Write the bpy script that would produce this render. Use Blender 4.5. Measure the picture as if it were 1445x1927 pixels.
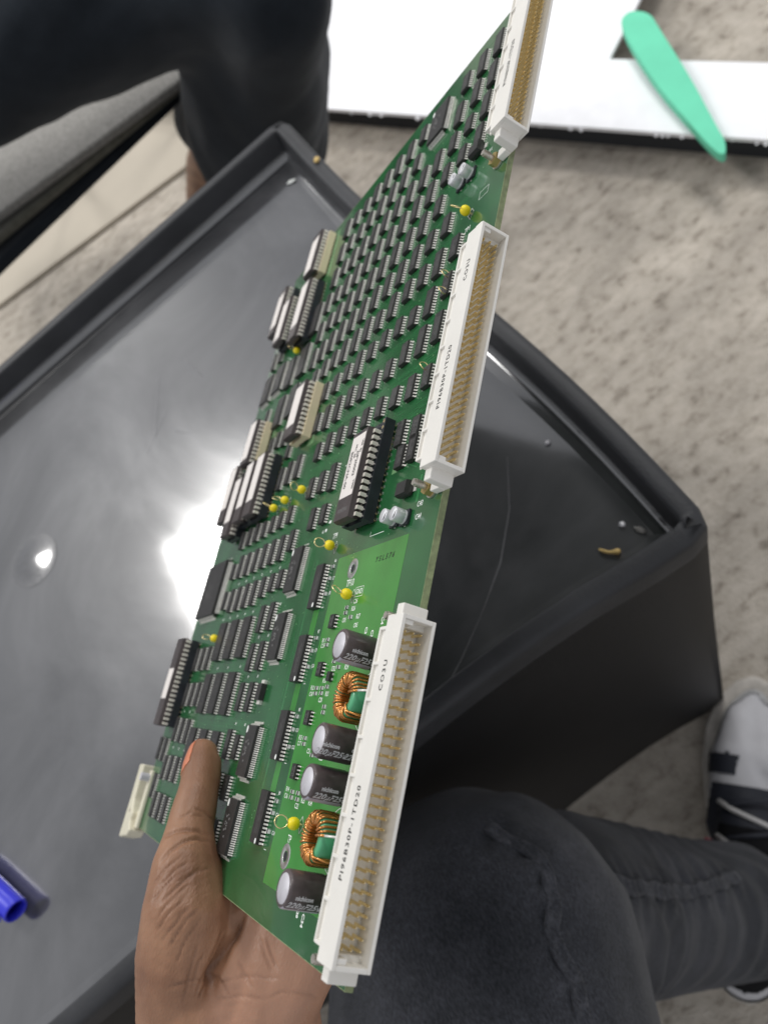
import bpy, bmesh, math, random
import numpy as np
from mathutils import Matrix, Vector

random.seed(7)
rng = np.random.default_rng(11)
for o in list(bpy.data.objects):
    bpy.data.objects.remove(o)
scene = bpy.context.scene
COL = scene.collection

# ------------------------------------------------------------------ camera
CAM_H = 1.19
M = np.array([[0.48933, 0.70349, -0.51541],
              [0.77748, -0.61964, -0.10761],
              [-0.39507, -0.34806, -0.85016]])      # camera (x right, y down, z forward) -> world
cam_data = bpy.data.cameras.new('camera')
cam = bpy.data.objects.new('camera', cam_data)
COL.objects.link(cam)
mw = Matrix.Identity(4)
for i in range(3):
    mw[i][0] = M[i][0]
    mw[i][1] = -M[i][1]
    mw[i][2] = -M[i][2]
mw[2][3] = CAM_H
cam.matrix_world = mw
cam_data.sensor_fit = 'HORIZONTAL'
cam_data.sensor_width = 36.0
cam_data.lens = 36.0 * 1450.0 / 1445.0
cam_data.clip_start = 0.01
cam_data.clip_end = 60.0
cam_data.dof.use_dof = True
cam_data.dof.focus_distance = 0.252
cam_data.dof.aperture_fstop = 18.0
scene.camera = cam

# ------------------------------------------------------------------ world, lamps, exposure
world = bpy.data.worlds.new('World')
scene.world = world
world.use_nodes = True
bg = world.node_tree.nodes['Background']
bg.inputs[0].default_value = (0.93, 0.95, 1.0, 1)
bg.inputs[1].default_value = 0.61

def area(name, loc, target, sx, sy, power, color=(1, 0.985, 0.96)):
    ld = bpy.data.lights.new(name, 'AREA')
    ld.shape = 'RECTANGLE'
    ld.size = sx
    ld.size_y = sy
    ld.energy = power
    ld.color = color
    ob = bpy.data.objects.new(name, ld)
    COL.objects.link(ob)
    ob.location = loc
    d = Vector(target) - Vector(loc)
    if abs(d.x) + abs(d.y) > 1e-6:
        ob.rotation_euler = d.to_track_quat('-Z', 'Y').to_euler()
    return ob

# ceiling panels of the office, one of them mirrored in the glossy tray
area('ceiling_panel', (-1.62, -0.82, 2.6), (-1.62, -0.82, 0), 0.6, 0.6, 30)
area('ceiling_panel', (-1.62, 1.55, 2.6), (-1.62, 1.55, 0), 0.6, 0.6, 30)
area('ceiling_panel', (-3.9, -0.82, 2.6), (-3.9, -0.82, 0), 0.6, 0.6, 30)
area('ceiling_panel', (-3.9, 1.55, 2.6), (-3.9, 1.55, 0), 0.6, 0.6, 30)

scene.view_settings.view_transform = 'Standard'
scene.view_settings.look = 'None'
scene.view_settings.gamma = 1
scene.view_settings.exposure = 0.0
scene.view_settings.use_curve_mapping = False

# ------------------------------------------------------------------ materials
MATS = {}

def mat(name, base, rough=0.5, metal=0.0, spec=0.5, coat=0.0, coat_rough=0.1, sss=0.0, sheen=0.0, var=0.0, vscale=20.0,
        bump=0.0, bscale=200.0, detail=4.0, rvar=0.0, trans=0.0, aniso_scale=None):
    m = bpy.data.materials.new(name)
    m.use_nodes = True
    nt = m.node_tree
    p = nt.nodes['Principled BSDF']
    p.inputs['Base Color'].default_value = (*base, 1)
    p.inputs['Roughness'].default_value = rough
    p.inputs['Metallic'].default_value = metal
    p.inputs['Specular IOR Level'].default_value = spec
    p.inputs['Coat Weight'].default_value = coat
    p.inputs['Coat Roughness'].default_value = coat_rough
    if sss:
        p.inputs['Subsurface Weight'].default_value = sss
        p.inputs['Subsurface Radius'].default_value = (0.012, 0.004, 0.002)
        p.inputs['Subsurface Scale'].default_value = 0.35
    if sheen:
        p.inputs['Sheen Weight'].default_value = sheen
        p.inputs['Sheen Roughness'].default_value = 0.5
    if trans:
        p.inputs['Transmission Weight'].default_value = trans
    tc = nt.nodes.new('ShaderNodeTexCoord')
    vec = tc.outputs['Object']
    if aniso_scale:
        mp = nt.nodes.new('ShaderNodeMapping')
        mp.inputs['Scale'].default_value = aniso_scale
        nt.links.new(vec, mp.inputs['Vector'])
        vec = mp.outputs['Vector']
    if var or rvar:
        n = nt.nodes.new('ShaderNodeTexNoise')
        n.inputs['Scale'].default_value = vscale
        n.inputs['Detail'].default_value = detail
        nt.links.new(vec, n.inputs['Vector'])
        if var:
            r = nt.nodes.new('ShaderNodeValToRGB')
            r.color_ramp.elements[0].position = 0.3
            r.color_ramp.elements[1].position = 0.7
            r.color_ramp.elements[0].color = (*[c * (1 - var) for c in base], 1)
            r.color_ramp.elements[1].color = (*[min(1, c * (1 + var)) for c in base], 1)
            nt.links.new(n.outputs['Fac'], r.inputs['Fac'])
            nt.links.new(r.outputs['Color'], p.inputs['Base Color'])
        if rvar:
            mr = nt.nodes.new('ShaderNodeMapRange')
            mr.inputs['From Min'].default_value = 0.3
            mr.inputs['From Max'].default_value = 0.7
            mr.inputs['To Min'].default_value = max(0.02, rough - rvar)
            mr.inputs['To Max'].default_value = min(1, rough + rvar)
            nt.links.new(n.outputs['Fac'], mr.inputs['Value'])
            nt.links.new(mr.outputs['Result'], p.inputs['Roughness'])
    if bump:
        n2 = nt.nodes.new('ShaderNodeTexNoise')
        n2.inputs['Scale'].default_value = bscale
        n2.inputs['Detail'].default_value = 3
        nt.links.new(vec, n2.inputs['Vector'])
        b = nt.nodes.new('ShaderNodeBump')
        b.inputs['Strength'].default_value = bump
        b.inputs['Distance'].default_value = 0.001
        nt.links.new(n2.outputs['Fac'], b.inputs['Height'])
        nt.links.new(b.outputs['Normal'], p.inputs['Normal'])
    MATS[name] = m
    return m

mat('mask_dark', (0.017, 0.112, 0.034), 0.22, spec=0.55, coat=0.5, coat_rough=0.06, var=0.22, vscale=45, bump=0.04, bscale=900)
mat('mask_rear', (0.012, 0.030, 0.018), 0.35, var=0.2, vscale=60)
mat('mask_light', (0.045, 0.25, 0.04), 0.2, spec=0.5, coat=0.5, coat_rough=0.05, var=0.12, vscale=60, bump=0.03, bscale=900)
mat('mask_trace', (0.036, 0.185, 0.062), 0.22, coat=0.5, coat_rough=0.06, var=0.15, vscale=120)
mat('mask_pale', (0.13, 0.27, 0.12), 0.3, coat=0.3, var=0.2, vscale=150)
mat('laminate_edge', (0.22, 0.26, 0.13), 0.6, var=0.35, vscale=300, bump=0.3, bscale=1500)
mat('silk', (0.86, 0.88, 0.84), 0.55)
mat('black_ink', (0.006, 0.008, 0.006), 0.5)
mat('grey_ink', (0.20, 0.195, 0.19), 0.6)
mat('pale_ink', (0.66, 0.64, 0.66), 0.5)
mat('epoxy', (0.024, 0.023, 0.022), 0.42, var=0.25, vscale=300, bump=0.25, bscale=3500)
mat('epoxy_brown', (0.058, 0.046, 0.045), 0.4, var=0.2, vscale=120, bump=0.2, bscale=2500)
mat('tin', (0.86, 0.84, 0.78), 0.4, metal=0.45, var=0.08, vscale=500)
mat('leg_tin', (0.84, 0.79, 0.70), 0.45, metal=0.35, var=0.08, vscale=300)
mat('solder', (0.62, 0.62, 0.6), 0.3, metal=0.9, var=0.2, vscale=900)
mat('gold', (0.96, 0.75, 0.40), 0.27, metal=0.82, var=0.12, vscale=600)
mat('white_plastic', (0.79, 0.765, 0.71), 0.42, var=0.04, vscale=60, bump=0.06, bscale=800)
mat('cream_plastic', (0.74, 0.64, 0.43), 0.45, var=0.06, vscale=80)
mat('ivory_plastic', (0.68, 0.64, 0.50), 0.45, var=0.05, vscale=60)
mat('socket_black', (0.018, 0.022, 0.027), 0.4, var=0.3, vscale=200)
mat('label_paper', (0.76, 0.71, 0.67), 0.7, var=0.04, vscale=100)
mat('sleeve', (0.080, 0.060, 0.060), 0.42, spec=0.5, coat=0.25, coat_rough=0.1, var=0.45, vscale=180, rvar=0.12)
mat('sleeve_stripe', (0.42, 0.40, 0.46), 0.35, coat=0.3)
mat('aluminium', (0.60, 0.585, 0.62), 0.5, metal=0.2, var=0.06, vscale=200)
mat('bright_aluminium', (0.74, 0.74, 0.76), 0.42, metal=0.45)
mat('copper', (0.66, 0.275, 0.06), 0.25, metal=0.7, coat=0.7, coat_rough=0.08, var=0.12, vscale=500)
mat('ferrite_green', (0.09, 0.42, 0.20), 0.38, coat=0.3, var=0.15, vscale=150)
mat('yellow_bead', (0.90, 0.72, 0.008), 0.4, spec=0.5)
mat('brass', (0.52, 0.40, 0.16), 0.35, metal=0.8)
mat('steel', (0.58, 0.54, 0.48), 0.35, metal=0.85, var=0.2, vscale=400)
mat('resistor_black', (0.03, 0.028, 0.028), 0.4)
mat('dust', (0.30, 0.29, 0.27), 0.9, var=0.3, vscale=500)

# skin
def skin_material():
    m = mat('skin', (0.40, 0.205, 0.12), 0.46, spec=0.45, sss=0.08, var=0.0)
    nt = m.node_tree
    p = nt.nodes['Principled BSDF']
    tc = nt.nodes.new('ShaderNodeTexCoord')
    n = nt.nodes.new('ShaderNodeTexNoise')
    n.inputs['Scale'].default_value = 38
    n.inputs['Detail'].default_value = 6
    nt.links.new(tc.outputs['Object'], n.inputs['Vector'])
    r = nt.nodes.new('ShaderNodeValToRGB')
    e = r.color_ramp.elements
    e[0].position = 0.3
    e[0].color = (0.19, 0.088, 0.047, 1)
    e[1].position = 0.7
    e[1].color = (0.37, 0.198, 0.114, 1)
    nt.links.new(n.outputs['Fac'], r.inputs['Fac'])
    at = nt.nodes.new('ShaderNodeAttribute')
    at.attribute_name = 'palm'
    mx = nt.nodes.new('ShaderNodeMix')
    mx.data_type = 'RGBA'
    mx.inputs[7].default_value = (0.44, 0.240, 0.158, 1)
    nt.links.new(at.outputs['Fac'], mx.inputs[0])
    nt.links.new(r.outputs['Color'], mx.inputs[6])
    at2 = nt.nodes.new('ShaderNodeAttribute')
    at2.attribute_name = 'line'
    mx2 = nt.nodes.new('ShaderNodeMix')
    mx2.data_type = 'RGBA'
    mx2.inputs[7].default_value = (0.085, 0.034, 0.018, 1)  # dark brown that puts crease shade and skin pigment into the colour
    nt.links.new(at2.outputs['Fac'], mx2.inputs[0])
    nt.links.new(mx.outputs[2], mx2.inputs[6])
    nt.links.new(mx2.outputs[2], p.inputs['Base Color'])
    v = nt.nodes.new('ShaderNodeTexVoronoi')
    v.feature = 'DISTANCE_TO_EDGE'
    v.inputs['Scale'].default_value = 750
    mp = nt.nodes.new('ShaderNodeMapping')
    mp.inputs['Scale'].default_value = (0.55, 1.3, 1.0)
    mp.inputs['Rotation'].default_value = (0.2, 0.3, 0.6)
    nt.links.new(tc.outputs['Object'], mp.inputs['Vector'])
    nt.links.new(mp.outputs['Vector'], v.inputs['Vector'])
    n2 = nt.nodes.new('ShaderNodeTexNoise')
    n2.inputs['Scale'].default_value = 220
    n2.inputs['Detail'].default_value = 5
    nt.links.new(mp.outputs['Vector'], n2.inputs['Vector'])
    ad = nt.nodes.new('ShaderNodeMath')
    ad.operation = 'ADD'
    nt.links.new(v.outputs['Distance'], ad.inputs[0])
    nt.links.new(n2.outputs['Fac'], ad.inputs[1])
    b = nt.nodes.new('ShaderNodeBump')
    b.inputs['Strength'].default_value = 0.28
    b.inputs['Distance'].default_value = 0.0006
    nt.links.new(ad.outputs[0], b.inputs['Height'])
    nt.links.new(b.outputs['Normal'], p.inputs['Normal'])
    return m
skin_material()
mat('nail', (0.60, 0.20, 0.10), 0.3, spec=0.5, coat=0.3)
mat('nail_tip', (0.75, 0.55, 0.45), 0.35)

def cloth_material(name, c0, c1, scale, bump, weave=900, rough=0.9, sheen=0.15, fleck=0.0):
    m = mat(name, c0, rough, spec=0.2, sheen=sheen)
    nt = m.node_tree
    p = nt.nodes['Principled BSDF']
    tc = nt.nodes.new('ShaderNodeTexCoord')
    n = nt.nodes.new('ShaderNodeTexNoise')
    n.inputs['Scale'].default_value = scale
    n.inputs['Detail'].default_value = 8
    n.inputs['Roughness'].default_value = 0.7
    nt.links.new(tc.outputs['Object'], n.inputs['Vector'])
    r = nt.nodes.new('ShaderNodeValToRGB')
    r.color_ramp.elements[0].position = 0.32
    r.color_ramp.elements[1].position = 0.68
    r.color_ramp.elements[0].color = (*c0, 1)
    r.color_ramp.elements[1].color = (*c1, 1)
    nt.links.new(n.outputs['Fac'], r.inputs['Fac'])
    nt.links.new(r.outputs['Color'], p.inputs['Base Color'])
    if fleck:
        mq = nt.nodes.new('ShaderNodeMapping')
        mq.inputs['Rotation'].default_value = (0.3, 0.2, 0.5)
        mq.inputs['Scale'].default_value = (0.4, 1.2, 1.2)
        nt.links.new(tc.outputs['Object'], mq.inputs['Vector'])
        n5 = nt.nodes.new('ShaderNodeTexNoise')
        n5.inputs['Scale'].default_value = 900
        n5.inputs['Detail'].default_value = 3
        nt.links.new(mq.outputs['Vector'], n5.inputs['Vector'])
        m5 = nt.nodes.new('ShaderNodeMapRange')
        m5.inputs['From Min'].default_value = 0.35
        m5.inputs['From Max'].default_value = 0.68
        m5.inputs['To Min'].default_value = 1 - fleck
        m5.inputs['To Max'].default_value = 1 + fleck * 1.4
        nt.links.new(n5.outputs['Fac'], m5.inputs['Value'])
        vm = nt.nodes.new('ShaderNodeVectorMath')
        vm.operation = 'SCALE'
        nt.links.new(r.outputs['Color'], vm.inputs[0])
        nt.links.new(m5.outputs['Result'], vm.inputs['Scale'])
        nt.links.new(vm.outputs['Vector'], p.inputs['Base Color'])
    mp = nt.nodes.new('ShaderNodeMapping')
    mp.inputs['Scale'].default_value = (1, 1, 0.35)
    nt.links.new(tc.outputs['Object'], mp.inputs['Vector'])
    n2 = nt.nodes.new('ShaderNodeTexNoise')
    n2.inputs['Scale'].default_value = weave
    n2.inputs['Detail'].default_value = 2
    nt.links.new(mp.outputs['Vector'], n2.inputs['Vector'])
    b = nt.nodes.new('ShaderNodeBump')
    b.inputs['Strength'].default_value = bump
    b.inputs['Distance'].default_value = 0.001
    nt.links.new(n2.outputs['Fac'], b.inputs['Height'])
    nt.links.new(b.outputs['Normal'], p.inputs['Normal'])
    return m
cloth_material('denim', (0.014, 0.016, 0.020), (0.048, 0.050, 0.060), 13, 0.9, 1500, fleck=0.4)
cloth_material('denim_seam', (0.018, 0.020, 0.025), (0.070, 0.072, 0.084), 55, 0.9, 1500, fleck=0.4)
cloth_material('black_cloth', (0.006, 0.009, 0.013), (0.016, 0.021, 0.028), 9, 0.4, 500, sheen=0.12)
cloth_material('heather', (0.13, 0.125, 0.115), (0.32, 0.31, 0.29), 220, 0.6, 300)
cloth_material('olive_cloth', (0.08, 0.078, 0.062), (0.13, 0.125, 0.105), 60, 0.4, 300)
cloth_material('sock', (0.004, 0.004, 0.005), (0.008, 0.008, 0.009), 40, 0.3, 600, sheen=0.0)

def carpet_material():
    m = mat('carpet', (0.4, 0.36, 0.31), 0.95, spec=0.15)
    nt = m.node_tree
    p = nt.nodes['Principled BSDF']
    tc = nt.nodes.new('ShaderNodeTexCoord')
    mp = nt.nodes.new('ShaderNodeMapping')
    mp.inputs['Rotation'].default_value = (0, 0, -0.1)
    mp.inputs['Scale'].default_value = (1.55, 0.9, 1)
    nt.links.new(tc.outputs['Object'], mp.inputs['Vector'])
    n = nt.nodes.new('ShaderNodeTexNoise')
    n.inputs['Scale'].default_value = 32
    n.inputs['Detail'].default_value = 9
    n.inputs['Roughness'].default_value = 0.7
    n.inputs['Distortion'].default_value = 0.25
    nt.links.new(mp.outputs['Vector'], n.inputs['Vector'])
    r = nt.nodes.new('ShaderNodeValToRGB')
    e = r.color_ramp.elements
    e[0].position = 0.31
    e[0].color = (0.19, 0.16, 0.13, 1)
    e[1].position = 0.62
    e[1].color = (0.53, 0.48, 0.415, 1)
    k = e.new(0.45)
    k.color = (0.44, 0.395, 0.335, 1)
    nt.links.new(n.outputs['Fac'], r.inputs['Fac'])
    nb = nt.nodes.new('ShaderNodeTexNoise')
    nb.inputs['Scale'].default_value = 7.5
    nb.inputs['Detail'].default_value = 5
    nb.inputs['Roughness'].default_value = 0.6
    nt.links.new(mp.outputs['Vector'], nb.inputs['Vector'])
    rb = nt.nodes.new('ShaderNodeMapRange')
    rb.inputs['From Min'].default_value = 0.32
    rb.inputs['From Max'].default_value = 0.66
    rb.inputs['To Min'].default_value = 0.76
    rb.inputs['To Max'].default_value = 1.06
    nt.links.new(nb.outputs['Fac'], rb.inputs['Value'])
    vb = nt.nodes.new('ShaderNodeVectorMath')
    vb.operation = 'SCALE'
    nt.links.new(r.outputs['Color'], vb.inputs[0])
    nt.links.new(rb.outputs['Result'], vb.inputs['Scale'])
    nt.links.new(vb.outputs['Vector'], p.inputs['Base Color'])
    n2 = nt.nodes.new('ShaderNodeTexNoise')
    n2.inputs['Scale'].default_value = 260
    n2.inputs['Detail'].default_value = 4
    nt.links.new(tc.outputs['Object'], n2.inputs['Vector'])
    b = nt.nodes.new('ShaderNodeBump')
    b.inputs['Strength'].default_value = 0.8
    b.inputs['Distance'].default_value = 0.004
    nt.links.new(n2.outputs['Fac'], b.inputs['Height'])
    nt.links.new(b.outputs['Normal'], p.inputs['Normal'])
carpet_material()

def tray_material():
    m = mat('tray_plastic', (0.035, 0.036, 0.040), 0.3, spec=0.6, coat=1.0, coat_rough=0.07)
    nt = m.node_tree
    p = nt.nodes['Principled BSDF']
    p.inputs['Coat IOR'].default_value = 2.2
    tc = nt.nodes.new('ShaderNodeTexCoord')
    n = nt.nodes.new('ShaderNodeTexNoise')
    n.inputs['Scale'].default_value = 4.2
    n.inputs['Detail'].default_value = 9
    n.inputs['Roughness'].default_value = 0.6
    n.inputs['Distortion'].default_value = 1.2
    nt.links.new(tc.outputs['Object'], n.inputs['Vector'])
    mr = nt.nodes.new('ShaderNodeMapRange')
    mr.inputs['From Min'].default_value = 0.35
    mr.inputs['From Max'].default_value = 0.7
    mr.inputs['To Min'].default_value = 0.045
    mr.inputs['To Max'].default_value = 0.17
    nt.links.new(n.outputs['Fac'], mr.inputs['Value'])
    nt.links.new(mr.outputs['Result'], p.inputs['Coat Roughness'])
    # pale clouds: dust film, plus soft reflections put into the colour
    r = nt.nodes.new('ShaderNodeValToRGB')
    r.color_ramp.elements[0].position = 0.42
    r.color_ramp.elements[1].position = 0.8
    r.color_ramp.elements[0].color = (0.016, 0.0165, 0.019, 1)
    r.color_ramp.elements[1].color = (0.10, 0.10, 0.105, 1)
    nt.links.new(n.outputs['Fac'], r.inputs['Fac'])
    nt.links.new(r.outputs['Color'], p.inputs['Base Color'])
    # low warps of the sheet
    n3 = nt.nodes.new('ShaderNodeTexNoise')
    n3.inputs['Scale'].default_value = 5.5
    n3.inputs['Detail'].default_value = 2
    nt.links.new(tc.outputs['Object'], n3.inputs['Vector'])
    n4 = nt.nodes.new('ShaderNodeTexNoise')
    n4.inputs['Scale'].default_value = 420
    nt.links.new(tc.outputs['Object'], n4.inputs['Vector'])
    ml = nt.nodes.new('ShaderNodeMath')
    ml.operation = 'MULTIPLY_ADD'
    ml.inputs[1].default_value = 0.012
    nt.links.new(n4.outputs['Fac'], ml.inputs[0])
    nt.links.new(n3.outputs['Fac'], ml.inputs[2])
    b = nt.nodes.new('ShaderNodeBump')
    b.inputs['Strength'].default_value = 0.12
    b.inputs['Distance'].default_value = 0.006
    nt.links.new(ml.outputs[0], b.inputs['Height'])
    nt.links.new(b.outputs['Normal'], p.inputs['Normal'])
    nt.links.new(b.outputs['Normal'], p.inputs['Coat Normal'])
tray_material()
mat('blister_plastic', (0.03, 0.03, 0.033), 0.3, spec=0.6, coat=1.0, coat_rough=0.14, bump=0.5, bscale=500, var=0.3, vscale=150)
MATS['blister_plastic'].node_tree.nodes['Principled BSDF'].inputs['Coat IOR'].default_value = 2.2
mat('box_plastic', (0.0075, 0.0078, 0.009), 0.55, spec=0.3, var=0.2, vscale=15, bump=0.35, bscale=600)
mat('lip_plastic', (0.030, 0.031, 0.034), 0.55, spec=0.4, var=0.2, vscale=25, bump=0.25, bscale=500)
mat('scratch_pale', (0.22, 0.22, 0.23), 0.6)
mat('white_foam', (0.84, 0.84, 0.86), 0.85, var=0.03, vscale=30, bump=0.3, bscale=300)
mat('shade_dark', (0.035, 0.037, 0.04), 0.9, bump=0.4, bscale=300)
mat('green_foam', (0.135, 0.62, 0.40), 0.7, var=0.05, vscale=20, bump=0.2, bscale=300)
mat('beige_board', (0.43, 0.385, 0.315), 0.7, var=0.04, vscale=8)
mat('pen_blue', (0.03, 0.035, 0.62), 0.35, coat=0.2)
mat('crumb', (0.62, 0.44, 0.16), 0.6, var=0.3, vscale=300)
mat('shoe_white', (0.46, 0.455, 0.47), 0.6, var=0.05, vscale=50)
mat('shoe_grey', (0.34, 0.34, 0.34), 0.6, var=0.15, vscale=60)
mat('shoe_sole', (0.42, 0.39, 0.35), 0.7, var=0.2, vscale=60)
mat('shoe_black', (0.012, 0.014, 0.022), 0.7)
mat('shoe_lace', (0.45, 0.44, 0.43), 0.8)
mat('shoe_red', (0.32, 0.05, 0.07), 0.7)

# ------------------------------------------------------------------ mesh helpers
class MB:
    def __init__(self):
        self.v = []
        self.f = []
        self.mi = []
        self.sm = []
    def add(self, verts, faces, mi=0, smooth=False):
        b = len(self.v)
        self.v += [tuple(x) for x in verts]
        for f in faces:
            self.f.append(tuple(b + i for i in f))
            self.mi.append(mi)
            self.sm.append(smooth)
    def box(self, a, b, mi=0, top=None):
        x0, y0, z0 = a
        x1, y1, z1 = b
        tx = ty = 0
        if top:
            tx, ty = top
        vs = [(x0, y0, z0), (x1, y0, z0), (x1, y1, z0), (x0, y1, z0),
              (x0 + tx, y0 + ty, z1), (x1 - tx, y0 + ty, z1), (x1 - tx, y1 - ty, z1), (x0 + tx, y1 - ty, z1)]
        self.add(vs, [(3, 2, 1, 0), (4, 5, 6, 7), (0, 1, 5, 4), (1, 2, 6, 5), (2, 3, 7, 6), (3, 0, 4, 7)], mi)
    def chip_body(self, a, b, waist=0.12, mi=0):
        # moulded body: drafted lower and upper halves
        x0, y0, z0 = a
        x1, y1, z1 = b
        zm = (z0 + z1) / 2
        w = waist
        lv = [(w, z0), (0, zm), (w, z1)]
        vs = []
        for d, z in lv:
            vs += [(x0 + d, y0 + d, z), (x1 - d, y0 + d, z), (x1 - d, y1 - d, z), (x0 + d, y1 - d, z)]
        fs = [(3, 2, 1, 0), (8, 9, 10, 11)]
        for l in (0, 4):
            for i in range(4):
                j = (i + 1) % 4
                fs.append((l + i, l + j, l + 4 + j, l + 4 + i))
        self.add(vs, fs, mi)
    def prism(self, poly, z0, z1, mi=0, axis=2, smooth=False):
        n = len(poly)
        def P(p, z):
            if axis == 2:
                return (p[0], p[1], z)
            if axis == 1:
                return (p[0], z, p[1])
            return (z, p[0], p[1])
        vs = [P(p, z0) for p in poly] + [P(p, z1) for p in poly]
        fs = [tuple(reversed(range(n))), tuple(range(n, 2 * n))]
        fs += [(i, (i + 1) % n, n + (i + 1) % n, n + i) for i in range(n)]
        self.add(vs, fs, mi, smooth)
    def cyl(self, c0, c1, r0, r1=None, n=16, mi=0, caps=True, smooth=True):
        if r1 is None:
            r1 = r0
        c0 = Vector(c0)
        c1 = Vector(c1)
        d = (c1 - c0).normalized()
        a = d.orthogonal().normalized()
        b = d.cross(a)
        vs = []
        for c, r in ((c0, r0), (c1, r1)):
            for i in range(n):
                t = 2 * math.pi * i / n
                vs.append(c + a * (r * math.cos(t)) + b * (r * math.sin(t)))
        self.add(vs, [(i, (i + 1) % n, n + (i + 1) % n, n + i) for i in range(n)], mi, smooth)
        if caps:
            self.add(vs[:n], [tuple(reversed(range(n)))], mi)
            self.add(vs[n:], [tuple(range(n))], mi)
    def lathe(self, prof, n=24, mi=0, origin=(0, 0, 0), smooth=True):
        ox, oy, oz = origin
        vs = []
        for r, z in prof:
            for i in range(n):
                t = 2 * math.pi * i / n
                vs.append((ox + r * math.cos(t), oy + r * math.sin(t), oz + z))
        fs = []
        for k in range(len(prof) - 1):
            for i in range(n):
                j = (i + 1) % n
                fs.append((k * n + i, k * n + j, (k + 1) * n + j, (k + 1) * n + i))
        self.add(vs, fs, mi, smooth)
    def tube(self, pts, r, n=8, mi=0, closed=False, radii=None):
        pts = [Vector(p) for p in pts]
        m = len(pts)
        vs = []
        up = None
        for i, p in enumerate(pts):
            if closed:
                d = (pts[(i + 1) % m] - pts[i - 1]).normalized()
            else:
                d = (pts[min(i + 1, m - 1)] - pts[max(i - 1, 0)]).normalized()
            if up is None:
                up = d.orthogonal().normalized()
            up = (up - d * up.dot(d))
            if up.length < 1e-6:
                up = d.orthogonal()
            up.normalize()
            s = d.cross(up)
            rr = radii[i] if radii else r
            for k in range(n):
                t = 2 * math.pi * k / n
                vs.append(p + up * (rr * math.cos(t)) + s * (rr * math.sin(t)))
        fs = []
        rng_ = range(m) if closed else range(m - 1)
        for i in rng_:
            a = i * n
            b = ((i + 1) % m) * n
            for k in range(n):
                l = (k + 1) % n
                fs.append((a + k, a + l, b + l, b + k))
        if not closed:
            fs.append(tuple(reversed(range(n))))
            fs.append(tuple(range((m - 1) * n, m * n)))
        self.add(vs, fs, mi, True)
    def mesh(self, name, mats):
        me = bpy.data.meshes.new(name)
        me.from_pydata(self.v, [], self.f)
        for k in mats:
            me.materials.append(MATS[k])
        me.polygons.foreach_set('material_index', self.mi)
        me.polygons.foreach_set('use_smooth', self.sm)
        me.update()
        return me

def link(name, me, parent=None, loc=None, rot=None):
    o = bpy.data.objects.new(name, me)
    COL.objects.link(o)
    if parent is not None:
        o.parent = parent
    if loc is not None:
        o.location = loc
    if rot is not None:
        o.rotation_euler = rot
    return o

def tag(o, label, cat, group=None):
    o['label'] = label
    o['category'] = cat
    if group:
        o['group'] = group
    return o

def empty(name, loc=(0, 0, 0), rotz=0):
    o = bpy.data.objects.new(name, None)
    o.empty_display_size = 0.02
    COL.objects.link(o)
    o.location = loc
    o.rotation_euler = (0, 0, rotz)
    return o

def bevel(o, w, seg=2):
    m = o.modifiers.new('bevel', 'BEVEL')
    m.width = w
    m.segments = seg
    m.limit_method = 'ANGLE'
    m.angle_limit = math.radians(35)
    return o

def text_mesh(s, size, font_scale_x=1.0, extrude=0.0, shear=0.0, bold=0.0, space=1.0):
    cu = bpy.data.curves.new('t', 'FONT')
    cu.body = s
    cu.size = size
    cu.shear = shear
    cu.offset = bold
    cu.space_character = space
    cu.align_x = 'CENTER'
    cu.align_y = 'CENTER'
    cu.resolution_u = 2
    cu.extrude = extrude
    ob = bpy.data.objects.new('t', cu)
    COL.objects.link(ob)
    bpy.context.view_layer.update()
    me = bpy.data.meshes.new_from_object(ob)
    bpy.data.objects.remove(ob)
    bpy.data.curves.remove(cu)
    if font_scale_x != 1.0:
        for v in me.vertices:
            v.co.x *= font_scale_x
    return me

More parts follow.
